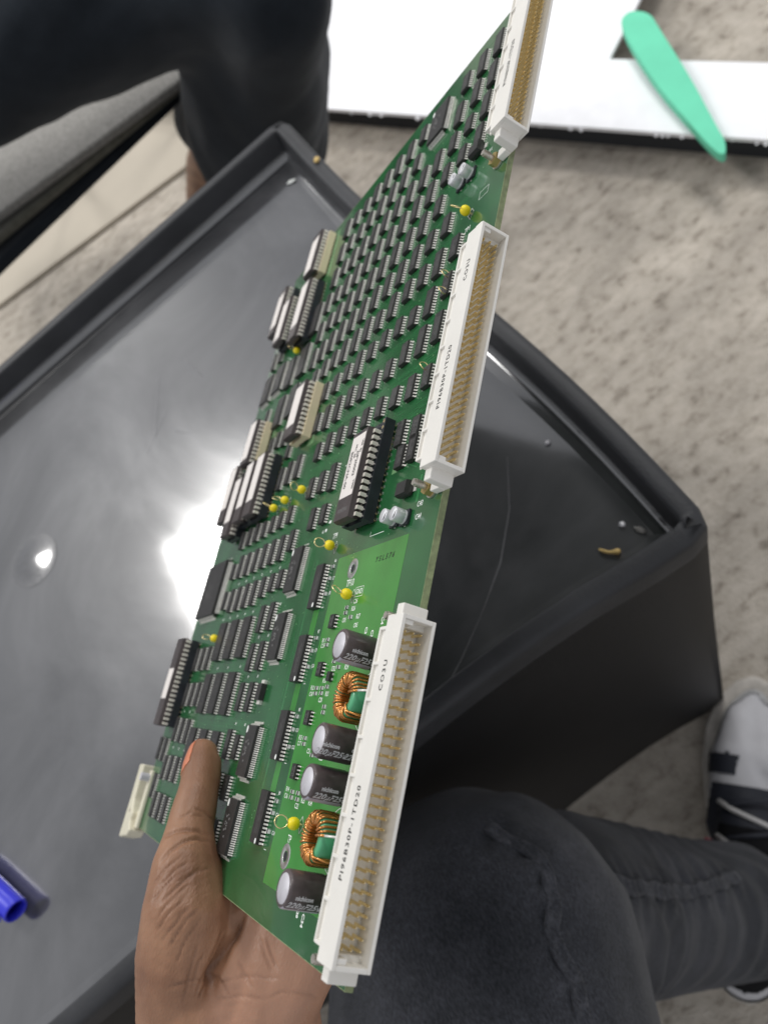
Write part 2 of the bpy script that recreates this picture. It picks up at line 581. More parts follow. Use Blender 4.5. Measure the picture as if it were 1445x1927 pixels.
def blob_mesh(name, chains, voxel, smooth_it, extra=None):
    """union of spheres strung along chains of (x,y,z,r) -> one continuous skin (arrays of verts, faces)"""
    unit_v, unit_f = [], []
    NU, NV = 14, 9
    for j in range(1, NV):
        ph = math.pi * j / NV
        for i in range(NU):
            th = 2 * math.pi * i / NU
            unit_v.append((math.sin(ph) * math.cos(th), math.sin(ph) * math.sin(th), math.cos(ph)))
    for j in range(NV - 2):
        for i in range(NU):
            a = j * NU + i
            b = j * NU + (i + 1) % NU
            unit_f.append((a, a + NU, b + NU, b))
    top = len(unit_v)
    unit_v.append((0, 0, 1))
    unit_v.append((0, 0, -1))
    for i in range(NU):
        unit_f.append((top, i, (i + 1) % NU))
        l = (NV - 2) * NU
        unit_f.append((top + 1, l + (i + 1) % NU, l + i))
    uv = np.array(unit_v)
    mb_v, mb_f = [], []
    base = 0
    def put(c, r):
        nonlocal base
        mb_v.append(uv * r + np.array(c))
        mb_f.extend([tuple(base + i for i in f) for f in unit_f])
        base += len(uv)
    for ch in chains:
        for k in range(len(ch)):
            a = np.array(ch[k], float)
            put(a[:3], a[3])
            if k + 1 < len(ch):
                b = np.array(ch[k + 1], float)
                L = np.linalg.norm(b[:3] - a[:3])
                n = int(L / (0.28 * min(a[3], b[3]))) + 1
                for q in range(1, n):
                    t = q / n
                    p = a * (1 - t) + b * t
                    put(p[:3], p[3])
    me = bpy.data.meshes.new(name)
    me.from_pydata(np.concatenate(mb_v).tolist(), [], mb_f)
    ob = bpy.data.objects.new(name, me)
    COL.objects.link(ob)
    md = ob.modifiers.new('r', 'REMESH')
    md.mode = 'VOXEL'
    md.voxel_size = voxel
    ms = ob.modifiers.new('s', 'SMOOTH')
    ms.factor = 0.5
    ms.iterations = smooth_it
    bpy.context.view_layer.update()
    dg = bpy.context.evaluated_depsgraph_get()
    out = bpy.data.meshes.new_from_object(ob.evaluated_get(dg))
    bpy.data.objects.remove(ob)
    out.name = name
    out.polygons.foreach_set('use_smooth', [True] * len(out.polygons))
    return out

def get_co(me):
    a = np.empty(len(me.vertices) * 3)
    me.vertices.foreach_get('co', a)
    return a.reshape(-1, 3)

def get_no(me):
    a = np.empty(len(me.vertices) * 3)
    me.vertices.foreach_get('normal', a)
    return a.reshape(-1, 3)

def set_co(me, a):
    me.vertices.foreach_set('co', a.ravel())
    me.update()

def seg_dist(P, a, b):
    ab = b - a
    t = np.clip(((P - a) @ ab) / (ab @ ab + 1e-12), 0, 1)
    return np.linalg.norm(P - (a + t[:, None] * ab), axis=1), t

# ================================================================== SETTING
def build_floor():
    mb = MB()
    mb.add([(-7, -6, 0), (5, -6, 0), (5, 6, 0), (-7, 6, 0)], [(0, 1, 2, 3)])
    o = link('carpet_floor', mb.mesh('carpet_floor', ['carpet']))
    o['kind'] = 'structure'
build_floor()

# ------------------------------------------------------------------ table with a sunk glossy tray top
TRAY_Z = 0.712
LIP_Z = 0.740
def table_outline():
    """outer lip outline, counter-clockwise, with the slight bow of the moulded edges"""
    pts = []
    def edge(a, b, n, warp):
        for i in range(n):
            t = i / n
            x = a[0] + (b[0] - a[0]) * t
            y = a[1] + (b[1] - a[1]) * t
            w = warp(t)
            pts.append((x + w[0], y + w[1]))
    C0, C1, C2, C3 = (-0.690, 0.080), (-0.690, -1.12), (-0.122, -1.12), (-0.127, 0.096)
    edge(C0, C1, 24, lambda t: (0, 0))
    edge(C1, C2, 12, lambda t: (0, 0))
    edge(C2, C3, 28, lambda t: (sum(np.interp(t + dt, [0, .3, .45, .59, .72, .84, .93, 1], [0, .014, .015, .009, -.004, -.0125, -.009, 0]) for dt in (-.05, -.025, 0, .025, .05)) / 5 * min(1, (1 - t) / 0.06), 0))
    edge(C3, C0, 20, lambda t: (0, 0.006 * math.sin(2 * math.pi * t) * (1 - 0.4 * t)))
    # round the corners
    P = np.array(pts)
    for _ in range(2):
        corner = np.zeros(len(P), bool)
        d1 = P - np.roll(P, 1, 0)
        d2 = np.roll(P, -1, 0) - P
        cr = d1[:, 0] * d2[:, 1] - d1[:, 1] * d2[:, 0]
        out = []
        for i in range(len(P)):
            n1, n2 = np.linalg.norm(d1[i]), np.linalg.norm(d2[i])
            if abs(cr[i]) / (n1 * n2) > 0.25:
                r = 0.009
                out.append(P[i] - d1[i] / n1 * min(r, n1 * .4))
                out.append(P[i] + d2[i] / n2 * min(r, n2 * .4))
            else:
                out.append(P[i])
        P = np.array(out)
    return P

def build_table():
    root = empty('table', (-0.4, -0.5, 0))
    tag(root, 'dark grey plastic table with a sunk glossy tray top and raised lip', 'table')
    P = table_outline()
    n = len(P)
    T = np.roll(P, -1, 0) - np.roll(P, 1, 0)
    T /= np.linalg.norm(T, axis=1)[:, None]
    N = np.c_[T[:, 1], -T[:, 0]]                 # outward for ccw outline
    off = np.array([-0.4, -0.5, 0])
    def sweep(name, prof, matname, smooth=True):
        mb = MB()
        k = len(prof)
        vs = []
        for i in range(n):
            for o_, z in prof:
                vs.append((P[i][0] + N[i][0] * o_ - off[0], P[i][1] + N[i][1] * o_ - off[1], z))
        fs = []
        for i in range(n):
            j = (i + 1) % n
            for q in range(k - 1):
                fs.append((i * k + q, j * k + q, j * k + q + 1, i * k + q + 1))
        mb.add(vs, fs, 0, smooth)
        o = link(name, mb.mesh(name, [matname]), root)
        return o
    # lip: rolled edge, outer skirt turned under, inner wall with draft
    sweep('lip', [(-0.0006, LIP_Z - 0.030), (0.0, LIP_Z - 0.008), (-0.0006, LIP_Z - 0.0045), (-0.0022, LIP_Z - 0.0022), (-0.0048, LIP_Z - 0.0010),
                  (-0.0120, LIP_Z - 0.0001), (-0.0136, LIP_Z - 0.0008), (-0.0145, LIP_Z - 0.0028), (-0.0172, TRAY_Z + 0.0075)], 'lip_plastic')
    arc = [(-0.0172 - 0.006 * (1 - math.cos(a)), TRAY_Z + 0.0075 - 0.0073 * math.sin(a)) for a in np.linspace(0, math.pi / 2, 10)]
    sweep('tray_wall', arc + [(-0.030, TRAY_Z - 0.0008)], 'tray_plastic')
    sweep('side_panel', [(-0.0008, LIP_Z - 0.0298), (-0.003, 0.5), (-0.005, 0.02), (-0.008, 0.0)], 'box_plastic')
    # tray floor: gently sagging sheet
    mb = MB()
    xs = np.linspace(-0.69 + 0.021, -0.127 - 0.021, 40)
    ys = np.linspace(-1.12 + 0.021, 0.09 - 0.019, 60)
    vs, fs = [], []
    east = P[(P[:, 0] > -0.2) & (P[:, 1] < 0.085)]
    east = east[np.argsort(east[:, 1])]
    for y in ys:
        xs = np.linspace(-0.69 + 0.021, np.interp(y, east[:, 1], east[:, 0]) - 0.0185, 40)
        for x in xs:
            z = TRAY_Z - 0.0005
            z += 0.0004 * math.sin(9 * x + 2.0) * math.sin(6 * y + 1.0)
            vs.append((x - off[0], y - off[1], z))
    for j in range(len(ys) - 1):
        for i in range(len(xs) - 1):
            a = j * 40 + i
            fs.append((a, a + 1, a + 41, a + 40))
    mb.add(vs, fs, 0, True)
    link('tray_floor', mb.mesh('tray_floor', ['tray_plastic']), root)
    # a blister in the sheet that catches the ceiling panel
    for bx, by, br, bh in ((-0.479, -0.345, 0.026, 0.0027),):
        mb = MB()
        mb.lathe([(br * k / 8, bh * (1 + math.cos(math.pi * k / 8)) / 2) for k in range(8, 0, -1)] + [(0.00001, bh)], 24)
        link('blister', mb.mesh('blister', ['blister_plastic']), root, (bx - off[0], by - off[1], TRAY_Z + 0.0001))
    # long hairline scratches in the tray
    for pts in ([(-0.262, 0.033), (-0.229, 0.011), (-0.202, -0.016), (-0.181, -0.047), (-0.166, -0.073), (-0.155, -0.095)],
                [(-0.36, -0.46), (-0.37, -0.43)], [(-0.49, -0.205), (-0.515, -0.17)], [(-0.475, -0.16), (-0.49, -0.172)],
                [(-0.55, -0.13), (-0.52, -0.125)], [(-0.555, -0.16), (-0.50, -0.19)]):
        mb = MB()
        c = [Vector((x - off[0], y - off[1], TRAY_Z + 0.0008)) for x, y in pts]
        L, R_ = [], []
        for i, p in enumerate(c):
            d = (c[min(i + 1, len(c) - 1)] - c[max(i - 1, 0)]).normalized()
            s = Vector((-d.y, d.x, 0)) * (0.00006 + 0.00008 * ((i * 7) % 3))
            L.append(p + s)
            R_.append(p - s)
        m_ = len(c)
        mb.add(L + R_, [(m_ + i, m_ + i + 1, i + 1, i) for i in range(m_ - 1)])
        link('scratch', mb.mesh('scratch', ['scratch_pale']), root)
build_table()

# ------------------------------------------------------------------ floor things behind the table
def build_foam():
    root = empty('packing_foam', (-1.0, 0.9, 0))
    tag(root, 'large white foam sheet with a rectangular cut-out lying on the carpet', 'foam sheet')
    off = (-1.0, 0.9)
    # axes of the sheet in the floor plane
    e1 = Vector((0.794, 0.436, 0)).normalized()     # along its near edge
    e2 = Vector((-e1.y, e1.x, 0))
    o0 = Vector((-1.567, 0.296, 0))
    def W(a, b):
        p = o0 + e1 * a + e2 * b
        return (p.x - off[0], p.y - off[1])
    # cut-out corner in sheet coordinates
    c = Vector((-1.147, 0.707, 0)) - o0
    ca, cb = c.dot(e1), c.dot(e2)
    def sheet(a0, b0, a1, b1, z0, z1, m, name):
        parts = [(a0, b0, ca, b1), (ca, b0, a1, cb), (ca + 0.75, cb, a1, b1), (ca, cb + 0.6, ca + 0.75, b1)]
        mb = MB()
        for (x0, y0, x1, y1) in parts:
            if x1 - x0 < 0.01 or y1 - y0 < 0.01:
                continue
            q = [W(x0, y0), W(x1, y0), W(x1, y1), W(x0, y1)]
            # slightly ragged cut edge
            mb.prism(q, z0, z1)
        return link(name, mb.mesh(name, [m]), root)
    o = sheet(-0.75, 0.0, 1.7, 1.4, 0.072, 0.080, 'white_foam', 'top_sheet')
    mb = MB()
    mb.prism([W(-0.70, 0.035), W(1.62, 0.035), W(1.62, 0.16), W(-0.70, 0.16)], 0.0, 0.0715)  # dark slab added under the near edge to carry its shadow band
    link('shade_strip', mb.mesh('shade_strip', ['shade_dark']), root)
    # torn crumbs along the edge
    mb = MB()
    for i in range(70):
        a = rng.uniform(-0.7, 1.6)
        s = rng.uniform(0.0015, 0.004)
        x, y = W(a, rng.uniform(-0.003, 0.001))
        mb.box((x - s, y - s, 0.0715), (x + s, y + s, 0.0715 + s), 0)
    e = link('torn_edge', mb.mesh('torn_edge', ['white_foam']), root)
    e['kind'] = 'stuff'
build_foam()

def build_green():
    pts = [(-1.175, 0.761), (-1.173, 0.784), (-1.136, 0.797), (-1.097, 0.783), (-0.96, 0.738), (-0.842, 0.692), (-0.809, 0.681),
           (-0.787, 0.66), (-0.815, 0.658), (-0.899, 0.675), (-0.988, 0.693), (-1.09, 0.723), (-1.151, 0.745)]
    for _ in range(2):
        q = []
        for i in range(len(pts)):
            a, b = pts[i], pts[(i + 1) % len(pts)]
            q += [(a[0] * .75 + b[0] * .25, a[1] * .75 + b[1] * .25), (a[0] * .25 + b[0] * .75, a[1] * .25 + b[1] * .75)]
        pts = q
    cx = sum(p[0] for p in pts) / len(pts)
    cy = sum(p[1] for p in pts) / len(pts)
    mb = MB()
    mb.prism([(p[0] - cx, p[1] - cy) for p in reversed(pts)], 0, 0.020)
    o = link('foam_strip', mb.mesh('foam_strip', ['green_foam']), None, (cx, cy, 0.088))
    bevel(o, 0.007, 4)
    o.rotation_euler = (0.03, 0.03, 0)
    tag(o, 'pointed mint green foam strip lying across the white foam sheet', 'foam strip')
build_green()

def build_beige():
    mb = MB()
    pts = [(-2.0, -0.70), (-1.905, -0.06), (-2.05, 0.5), (-3.2, 0.7), (-3.4, -1.2), (-2.1, -1.2)]
    cx, cy = -2.4, -0.3
    mb.prism([(p[0] - cx, p[1] - cy) for p in pts], 0, 0.012)
    o = link('floor_board', mb.mesh('floor_board', ['beige_board']), None, (cx, cy, 0.002))
    bevel(o, 0.003)
    tag(o, 'plain smooth beige board on the carpet behind the table', 'board')
build_beige()

# ------------------------------------------------------------------ person across the table, in black trousers
def wrinkle(me, freq, amp, seed, dirs=4):
    r = np.random.default_rng(seed)
    co = get_co(me)
    no = get_no(me)
    d = np.zeros(len(co))
    for i in range(dirs):
        k = r.normal(size=3)
        k /= np.linalg.norm(k)
        ph = r.uniform(0, 6)
        warp = 1.5 * np.sin(co @ (r.normal(size=3) * freq * 0.25) + r.uniform(0, 6))
        s = np.sin(co @ k * freq * r.uniform(0.7, 1.4) + warp + ph)
        d += np.sign(s) * np.abs(s) ** 1.6
    set_co(me, co + no * (d * amp / dirs)[:, None])

def build_other_person():
    base = (-1.3, 0.1, 0)
    root = empty('person', base)
    tag(root, 'seated person in loose black trousers on the far side of the table', 'person')
    b = np.array([*base, 0])
    thigh = [(-1.44, -0.51, 0.75, 0.125), (-1.347, -0.18, 0.712, 0.117), (-1.236, 0.092, 0.668, 0.110), (-1.140, 0.210, 0.618, 0.098)]
    shin = [(-1.121, 0.203, 0.609, 0.098), (-1.224, 0.156, 0.477, 0.112), (-1.331, 0.112, 0.336, 0.128), (-1.387, 0.086, 0.262, 0.130)]
    shin2 = [(-1.203, 0.152, 0.547, 0.09), (-1.338, 0.102, 0.40, 0.09), (-1.45, 0.065, 0.31, 0.085)]
    me = blob_mesh('trousers', [[tuple(np.array(q) - b) for q in thigh], [tuple(np.array(q) - b) for q in shin],
                                [tuple(np.array(q) - b) for q in shin2]], 0.011, 10)
    wrinkle(me, 30, 0.022, 3)
    me.materials.append(MATS['black_cloth'])
    link('trousers', me, root)
    leg = [(-1.42, 0.075, 0.33, 0.05), (-1.567, -0.009, 0.189, 0.048), (-1.642, -0.06, 0.08, 0.05), (-1.58, -0.01, 0.045, 0.045), (-1.48, 0.09, 0.04, 0.04)]
    me = blob_mesh('leg', [[tuple(np.array(q) - b) for q in leg]], 0.008, 6)
    me.materials.append(MATS['skin'])
    link('leg', me, root)
build_other_person()

def build_chair():
    p1 = Vector((-1.649, -0.615, 0.44))
    p2 = Vector((-1.416, 0.054, 0.44))
    e1 = (p2 - p1).normalized()
    e2 = Vector((-e1.y, e1.x, 0))           # away from the table
    root = empty('chair', (-1.4, -0.35, 0))
    tag(root, 'chair with a grey heather seat under the person in black trousers', 'chair')
    off = Vector((-1.4, -0.35, 0))
    def W(a, b_, z):
        p = p1 + e1 * a + e2 * b_
        return (p.x - off.x, p.y - off.y, z)
    def slab(name, a0, a1, b0, b1, z0, z1, m, bw):
        mb = MB()
        vs = [W(a0, b0, z0), W(a1, b0, z0), W(a1, b1, z0), W(a0, b1, z0), W(a0, b0, z1), W(a1, b0, z1), W(a1, b1, z1), W(a0, b1, z1)]
        mb.add(vs, [(0, 1, 2, 3), (7, 6, 5, 4), (4, 5, 1, 0), (5, 6, 2, 1), (6, 7, 3, 2), (7, 4, 0, 3)])
        return bevel(link(name, mb.mesh(name, [m]), root), bw, 4)
    for name_, pts_, z_, t_, m_ in (
            ('seat_cushion', [(-1.484, -0.676), (-1.425, -0.351), (-1.351, 0.056), (-1.43, 0.077), (-1.95, -0.60)], 0.475, 0.016, 'heather'),
            ('seat_pad', [(-1.432, -0.714), (-1.411, -0.378), (-1.382, 0.055), (-1.464, 0.076), (-1.95, -0.63)], 0.455, 0.016, 'olive_cloth'),
            ('seat_shell', [(-1.366, -0.762), (-1.393, -0.412), (-1.42, 0.054), (-1.507, 0.076), (-1.95, -0.66)], 0.430, 0.022, 'black_cloth')):
        mb = MB()
        mb.prism([(x - off.x, y - off.y) for x, y in pts_], z_ - t_, z_)
        bevel(link(name_, mb.mesh(name_, [m_]), root), 0.006, 3)
    for a, b_ in ((0.1, 0.62), (0.5, 0.62)):
        mb = MB()
        mb.cyl(W(a, b_, 0.0), W(a, b_ - 0.14, 0.366), 0.014, n=12)
        link('leg', mb.mesh('leg', ['box_plastic']), root)
build_chair()

# ------------------------------------------------------------------ blue marker pen on the tray
def build_pen():
    tip = Vector((-0.213, -0.444, 0))
    tail = Vector((-0.30, -0.495, 0))
    d = (tail - tip).normalized()
    z = TRAY_Z + 0.0105
    root = empty('marker_pen', (tip.x, tip.y, z), math.atan2(d.y, d.x))
    tag(root, 'blue marker pen with a clip lying on the grey tray', 'pen')
    mb = MB()
    # cap: hollow open end towards +x of the place where it ends
    n = 32
    prof = [(0.0070, 0.010), (0.0072, 0.0006), (0.0078, 0.0), (0.0086, 0.0004), (0.0090, 0.002), (0.0094, 0.045), (0.0092, 0.060)]
    vs = []
    for r, x in prof:
        for i in range(n):
            t = 2 * math.pi * i / n
            vs.append((x, r * math.cos(t), r * math.sin(t)))
    fs = []
    for k in range(len(prof) - 1):
        for i in range(n):
            j = (i + 1) % n
            fs.append((k * n + i, k * n + j, (k + 1) * n + j, (k + 1) * n + i))
    fs.append(tuple(range(n)))
    mb.add(vs, fs, 0, True)
    link('cap', mb.mesh('cap', ['pen_blue']), root)
    mb = MB()
    mb.cyl((0.060, 0, 0), (0.135, 0, 0), 0.0084, n=32)
    link('barrel', mb.mesh('barrel', ['pen_blue']), root)
    mb = MB()
    mb.box((0.003, -0.0022, 0.0098), (0.048, 0.0022, 0.0122))
    mb.box((0.044, -0.0022, 0.0085), (0.050, 0.0022, 0.0122))
    c = link('clip', mb.mesh('clip', ['pen_blue']), root)
    c.rotation_euler = (-0.75, 0, 0)
    bevel(c, 0.0008)
build_pen()

def build_crumbs():
    def lump(loc, sx, sy, sz, m, name, label, rz):
        mb = MB()
        prof = [(0.0001, -1), (0.5, -0.8), (0.85, -0.4), (1, 0), (0.8, 0.5), (0.45, 0.85), (0.0001, 1)]
        mb.lathe([(r, z) for r, z in prof], 12)
        me = mb.mesh(name, [m])
        co = get_co(me)
        k = 1 + 0.25 * np.sin(co @ np.array([5.1, 3.3, 4.2]))[:, None]
        set_co(me, co * np.array([sx, sy, sz]) * k)
        o = link(name, me, None, loc, (0, 0, rz))
        tag(o, label, 'crumb')
    # bent golden scrap
    mb = MB()
    mb.tube([(-0.0062, 0.0008, 0), (-0.003, 0.0, 0.0002), (0.0, -0.0003, 0.0004), (0.003, 0.0003, 0.0006), (0.0055, 0.0012, 0.0005), (0.007, 0.002, 0.0002)],
            0.001, 10, 0, False, [0.0006, 0.0012, 0.0010, 0.0013, 0.0021, 0.0012])
    o = link('scrap', mb.mesh('scrap', ['crumb']), None, (-0.163, 0.042, TRAY_Z + 0.0016), (0, 0, 0.7))
    tag(o, 'small golden scrap lying in the tray near its right corner', 'scrap')
    lump((-0.162, 0.066, TRAY_Z + 0.001), 0.004, 0.002, 0.0012, 'dust', 'crumb', 'grey crumb in the tray corner, beside the lip', 0.4)
    lump((-0.172, 0.060, TRAY_Z + 0.001), 0.0022, 0.002, 0.0014, 'bright_aluminium', 'crumb', 'shiny metal crumb near the tray corner', 0.2)
    lump((-0.251, 0.060, TRAY_Z + 0.001), 0.0016, 0.0018, 0.0013, 'aluminium', 'crumb', 'pale round crumb near the middle of the right lip', 0.0)
    lump((-0.602, 0.074, LIP_Z + 0.001), 0.003, 0.003, 0.002, 'crumb', 'crumb', 'yellow crumb on the lip beside the far corner', 0.0)
    lump((-0.640, 0.048, TRAY_Z + 0.001), 0.005, 0.002, 0.001, 'silk', 'crumb', 'white scrap in the tray at the far corner', 1.2)
build_crumbs()

# ------------------------------------------------------------------ photographer: jeans, shoe (arm further down)
me_root = empty('person', (0.05, -0.2, 0))
tag(me_root, 'seated person in black jeans whose left hand holds the circuit board', 'person')
def build_jeans():
    b = np.array([0.05, -0.2, 0, 0])
    thigh = [(0.42, -0.37, 0.60, 0.125), (0.20, -0.285, 0.625, 0.117), (0.05, -0.222, 0.632, 0.110), (-0.028, -0.182, 0.630, 0.102)]
    knee = [(-0.016, -0.178, 0.585, 0.080), (-0.026, -0.165, 0.51, 0.084), (-0.005, -0.142, 0.36, 0.077), (0.03, -0.106, 0.24, 0.073), (0.062, -0.060, 0.155, 0.070)]
    S = lambda ch: [tuple(np.array(q) - b) for q in ch]
    me = blob_mesh('trouser_thigh', [S(thigh)], 0.0055, 14)
    me_b = blob_mesh('trouser_shin', [S(knee)], 0.0055, 14)
    for m_ in (me, me_b):
        fold_cloth(m_, b)
        m_.materials.append(MATS['denim'])
    jeans = link('trouser_thigh', me, me_root)
    shin = link('trouser_shin', me_b, me_root)
    return_seams(jeans, shin, b)

def fold_cloth(me, b):
    co = get_co(me)
    no = get_no(me)
    wpos = co + b[:3]
    # pull folds behind the knee and rings down the shin
    d = np.zeros(len(co))
    t = np.clip((0.50 - wpos[:, 2]) / 0.3, 0, 1)
    rings = np.sin(wpos[:, 2] * 170 + 3.0 * np.sin(wpos[:, 0] * 40 + wpos[:, 1] * 25))
    d += 0.0016 * np.where(wpos[:, 2] < 0.44, np.abs(rings) ** 2 * np.sign(rings), 0)
    inner = np.clip((wpos[:, 0] + 0.05) * 9, 0, 1) * np.exp(-((wpos[:, 2] - 0.47) / 0.05) ** 2)
    fold = np.sin(wpos[:, 0] * 150 + wpos[:, 2] * 120 + 2 * np.sin(wpos[:, 1] * 60))
    d += 0.006 * inner * fold
    d += 0.0012 * np.sin(wpos @ np.array([60, 31, 44]) + 2 * np.sin(wpos @ np.array([13, 41, 9])))
    co = co + no * d[:, None]
    set_co(me, co)

def return_seams(jeans, shin, b):
    # felled seams: puckered bands that follow the cloth
    def seam(obj, pts, half, pitch):
        P = [Vector(np.array(p) - b[:3]) for p in pts]
        fine = []
        for i in range(len(P) - 1):
            n_ = max(2, int((P[i + 1] - P[i]).length / 0.002))
            for k in range(n_):
                fine.append(P[i].lerp(P[i + 1], k / n_))
        fine.append(P[-1])
        hit = []
        for p in fine:
            ok, loc, nor, idx = obj.closest_point_on_mesh(p)
            hit.append((loc, nor))
        # smooth
        L = [np.array(h[0]) for h in hit]
        Nn = [np.array(h[1]) for h in hit]
        A = np.array(L)
        B_ = np.array(Nn)
        for _ in range(6):
            A[1:-1] = 0.5 * A[1:-1] + 0.25 * (A[:-2] + A[2:])
            B_[1:-1] = 0.5 * B_[1:-1] + 0.25 * (B_[:-2] + B_[2:])
        # the seam gathers the cloth beside it into short folds
        me_ = obj.data
        cv = get_co(me_)
        nv = get_no(me_)
        D2 = ((cv[:, None, :] - A[None, ::2, :]) ** 2).sum(2)
        k_ = D2.argmin(1)
        dist = np.sqrt(D2.min(1))
        gather = np.exp(-(dist / 0.020) ** 2)
        run = k_ * 0.004
        fade = np.clip(np.minimum(k_, D2.shape[1] - 1 - k_) / 3.0, 0, 1)
        set_co(me_, cv + nv * (gather * fade * (0.0019 * np.sin(2 * math.pi * run / 0.021 + dist * 60) - 0.0008))[:, None])
        mb = MB()
        m_ = len(A)
        vs = []
        W_ = [(-1.0, -0.0006), (-0.94, 0.0010), (-0.78, 0.0014), (-0.3, 0.0008), (0.3, 0.0008), (0.8, 0.0022), (0.96, 0.0018), (1.0, -0.0010)]
        s_acc = 0
        for i in range(m_):
            tt = A[min(i + 1, m_ - 1)] - A[max(i - 1, 0)]
            tt /= np.linalg.norm(tt) + 1e-9
            nn = B_[i] / (np.linalg.norm(B_[i]) + 1e-9)
            sd = np.cross(nn, tt)
            s_acc += 0.002
            for w_, h_ in W_:
                puck = 0.0011 * math.sin(2 * math.pi * (s_acc / pitch + 0.25 * w_)) * (1 - abs(w_) ** 2)
                edge = 0.0012 * math.sin(s_acc * 180) if abs(w_) > 0.7 else 0
                tap = min(1.0, min(i, m_ - 1 - i) / 6.0)
                vs.append(tuple(A[i] + sd * (w_ * half + edge) * (0.3 + 0.7 * tap) + nn * ((h_ + puck) * tap - 0.0012 * (1 - tap))))
        k = len(W_)
        fs = []
        for i in range(m_ - 1):
            for q in range(k - 1):
                fs.append((i * k + q, i * k + q + 1, (i + 1) * k + q + 1, (i + 1) * k + q))
        mb.add(vs, fs, 0, True)
        link('seam', mb.mesh('seam', ['denim_seam']), me_root)
    bpy.context.view_layer.update()
    seam(jeans, [(-0.0861, -0.1269, 0.6932), (-0.0697, -0.1151, 0.6948), (-0.052, -0.1062, 0.6939), (-0.0357, -0.1041, 0.6954), (-0.0227, -0.1087, 0.7007), (-0.0132, -0.1177, 0.7078),
                 (0.0025, -0.1193, 0.705), (0.0182, -0.1226, 0.7033), (0.0337, -0.1282, 0.7036), (0.0488, -0.1354, 0.7057), (0.10, -0.155, 0.705)], 0.0046, 0.011)
    seam(shin, [(-0.0359, -0.1005, 0.5951), (-0.0193, -0.0941, 0.577), (-0.0065, -0.0871, 0.5374), (0.0057, -0.0803, 0.4709), (0.0179, -0.0709, 0.3812), (0.0269, -0.0521, 0.3167), (0.0331, -0.03, 0.251)], 0.006, 0.009)
build_jeans()

def build_shoe():
    # heading from heel to toe on the floor
    toe = Vector((-0.136, 0.140, 0))
    heel = Vector((0.150, -0.130, 0))
    d = (toe - heel).normalized()
    L = (toe - heel).length
    root = link('shoe', None, me_root)
    root.location = (heel.x - 0.05, heel.y + 0.2, 0)
    root.rotation_euler = (0, 0, math.atan2(d.y, d.x))
    half = [(0.0, 0.010), (0.02, 0.036), (0.06, 0.046), (0.13, 0.044), (0.20, 0.050), (0.27, 0.060), (0.32, 0.058), (0.36, 0.044), (0.385, 0.022), (L, 0.004)]
    out = [(x, y) for x, y in half] + [(x, -y) for x, y in reversed(half)]
    mb = MB()
    mb.prism(list(reversed(out)), 0.0, 0.032)
    s = link('sole', mb.mesh('sole', ['shoe_sole']), root)
    bevel(s, 0.006, 3)
    up = [[(0.045, 0, 0.06, 0.036), (0.07, 0, 0.085, 0.036)], [(0.05, 0.0, 0.05, 0.036), (0.18, 0, 0.055, 0.040), (0.28, 0.012, 0.050, 0.034), (0.33, 0.01, 0.042, 0.026), (0.355, 0.0, 0.036, 0.018)],
          [(0.28, -0.014, 0.050, 0.034), (0.33, -0.010, 0.042, 0.026)], [(0.12, 0, 0.09, 0.036), (0.20, 0, 0.075, 0.036)],
          [(0.20, 0.012, 0.05, 0.038), (0.28, 0.014, 0.048, 0.036)]]
    me = blob_mesh('upper', up, 0.004, 8)
    me.materials.append(MATS['shoe_white'])
    link('upper', me, root)
    # toe guard and side panels hugging the upper
    def shell(name, m, test, push):
        bmx = bmesh.new()
        bmx.from_mesh(me)
        for v in bmx.verts:
            v.co += v.normal * push
        kill = [f for f in bmx.faces if not test(f.calc_center_median())]
        bmesh.ops.delete(bmx, geom=kill, context='FACES')
        m2 = bpy.data.meshes.new(name)
        bmx.to_mesh(m2)
        bmx.free()
        m2.materials.clear()
        m2.materials.append(MATS[m])
        link(name, m2, root)
    shell('toe_guard', 'shoe_grey', lambda c: c.x > 0.30 and c.z < 0.050 + 0.25 * abs(c.y), 0.002)
    shell('side_panel', 'shoe_black', lambda c: 0.258 < c.x < 0.284 and 0.016 < c.y < 0.06 and c.z > 0.036, 0.0022)
    shell('eyestay', 'shoe_black', lambda c: 0.09 < c.x < 0.245 and c.z > 0.058 + 0.25 * max(0, c.x - 0.2), 0.0022)
    shell('tongue', 'sock', lambda c: c.x < 0.20 and c.z > 0.092, 0.004)
    shell('heel_counter', 'shoe_grey', lambda c: c.x < 0.05 and c.z < 0.07, 0.0025)
    for i, x in enumerate((0.15, 0.17, 0.19, 0.21, 0.228)):
        mb = MB()
        z = 0.128 - (x - 0.13) * 0.18
        s_ = 1 if i % 2 else -1
        mb.tube([(x - 0.012 * s_, -0.034, z - 0.022), (x - 0.005 * s_, -0.018, z - 0.004), (x, 0, z), (x + 0.006 * s_, 0.02, z - 0.006), (x + 0.014 * s_, 0.036, z - 0.024)], 0.0032, 6)
        link('lace', mb.mesh('lace', ['shoe_lace' if i % 2 else 'shoe_black']), root)
    mb = MB()
    mb.tube([(0.165, 0.05, 0.088), (0.15, 0.058, 0.075), (0.13, 0.052, 0.082), (0.15, 0.046, 0.10), (0.17, 0.04, 0.104)], 0.004, 6)
    link('lace', mb.mesh('lace', ['shoe_black']), root)
    mb = MB()
    mb.tube([(0.155, 0.050, 0.098), (0.165, 0.048, 0.094), (0.178, 0.045, 0.092)], 0.005, 6)
    link('pull_tab', mb.mesh('pull_tab', ['shoe_red']), root)
    # sock between shoe and cuff
    me2 = blob_mesh('sock', [[(0.10, 0, 0.08, 0.034), (0.105, 0.0, 0.14, 0.036), (0.11, 0.0, 0.20, 0.038)]], 0.006, 4)
    me2.materials.append(MATS['sock'])
    link('sock', me2, root)
build_shoe()

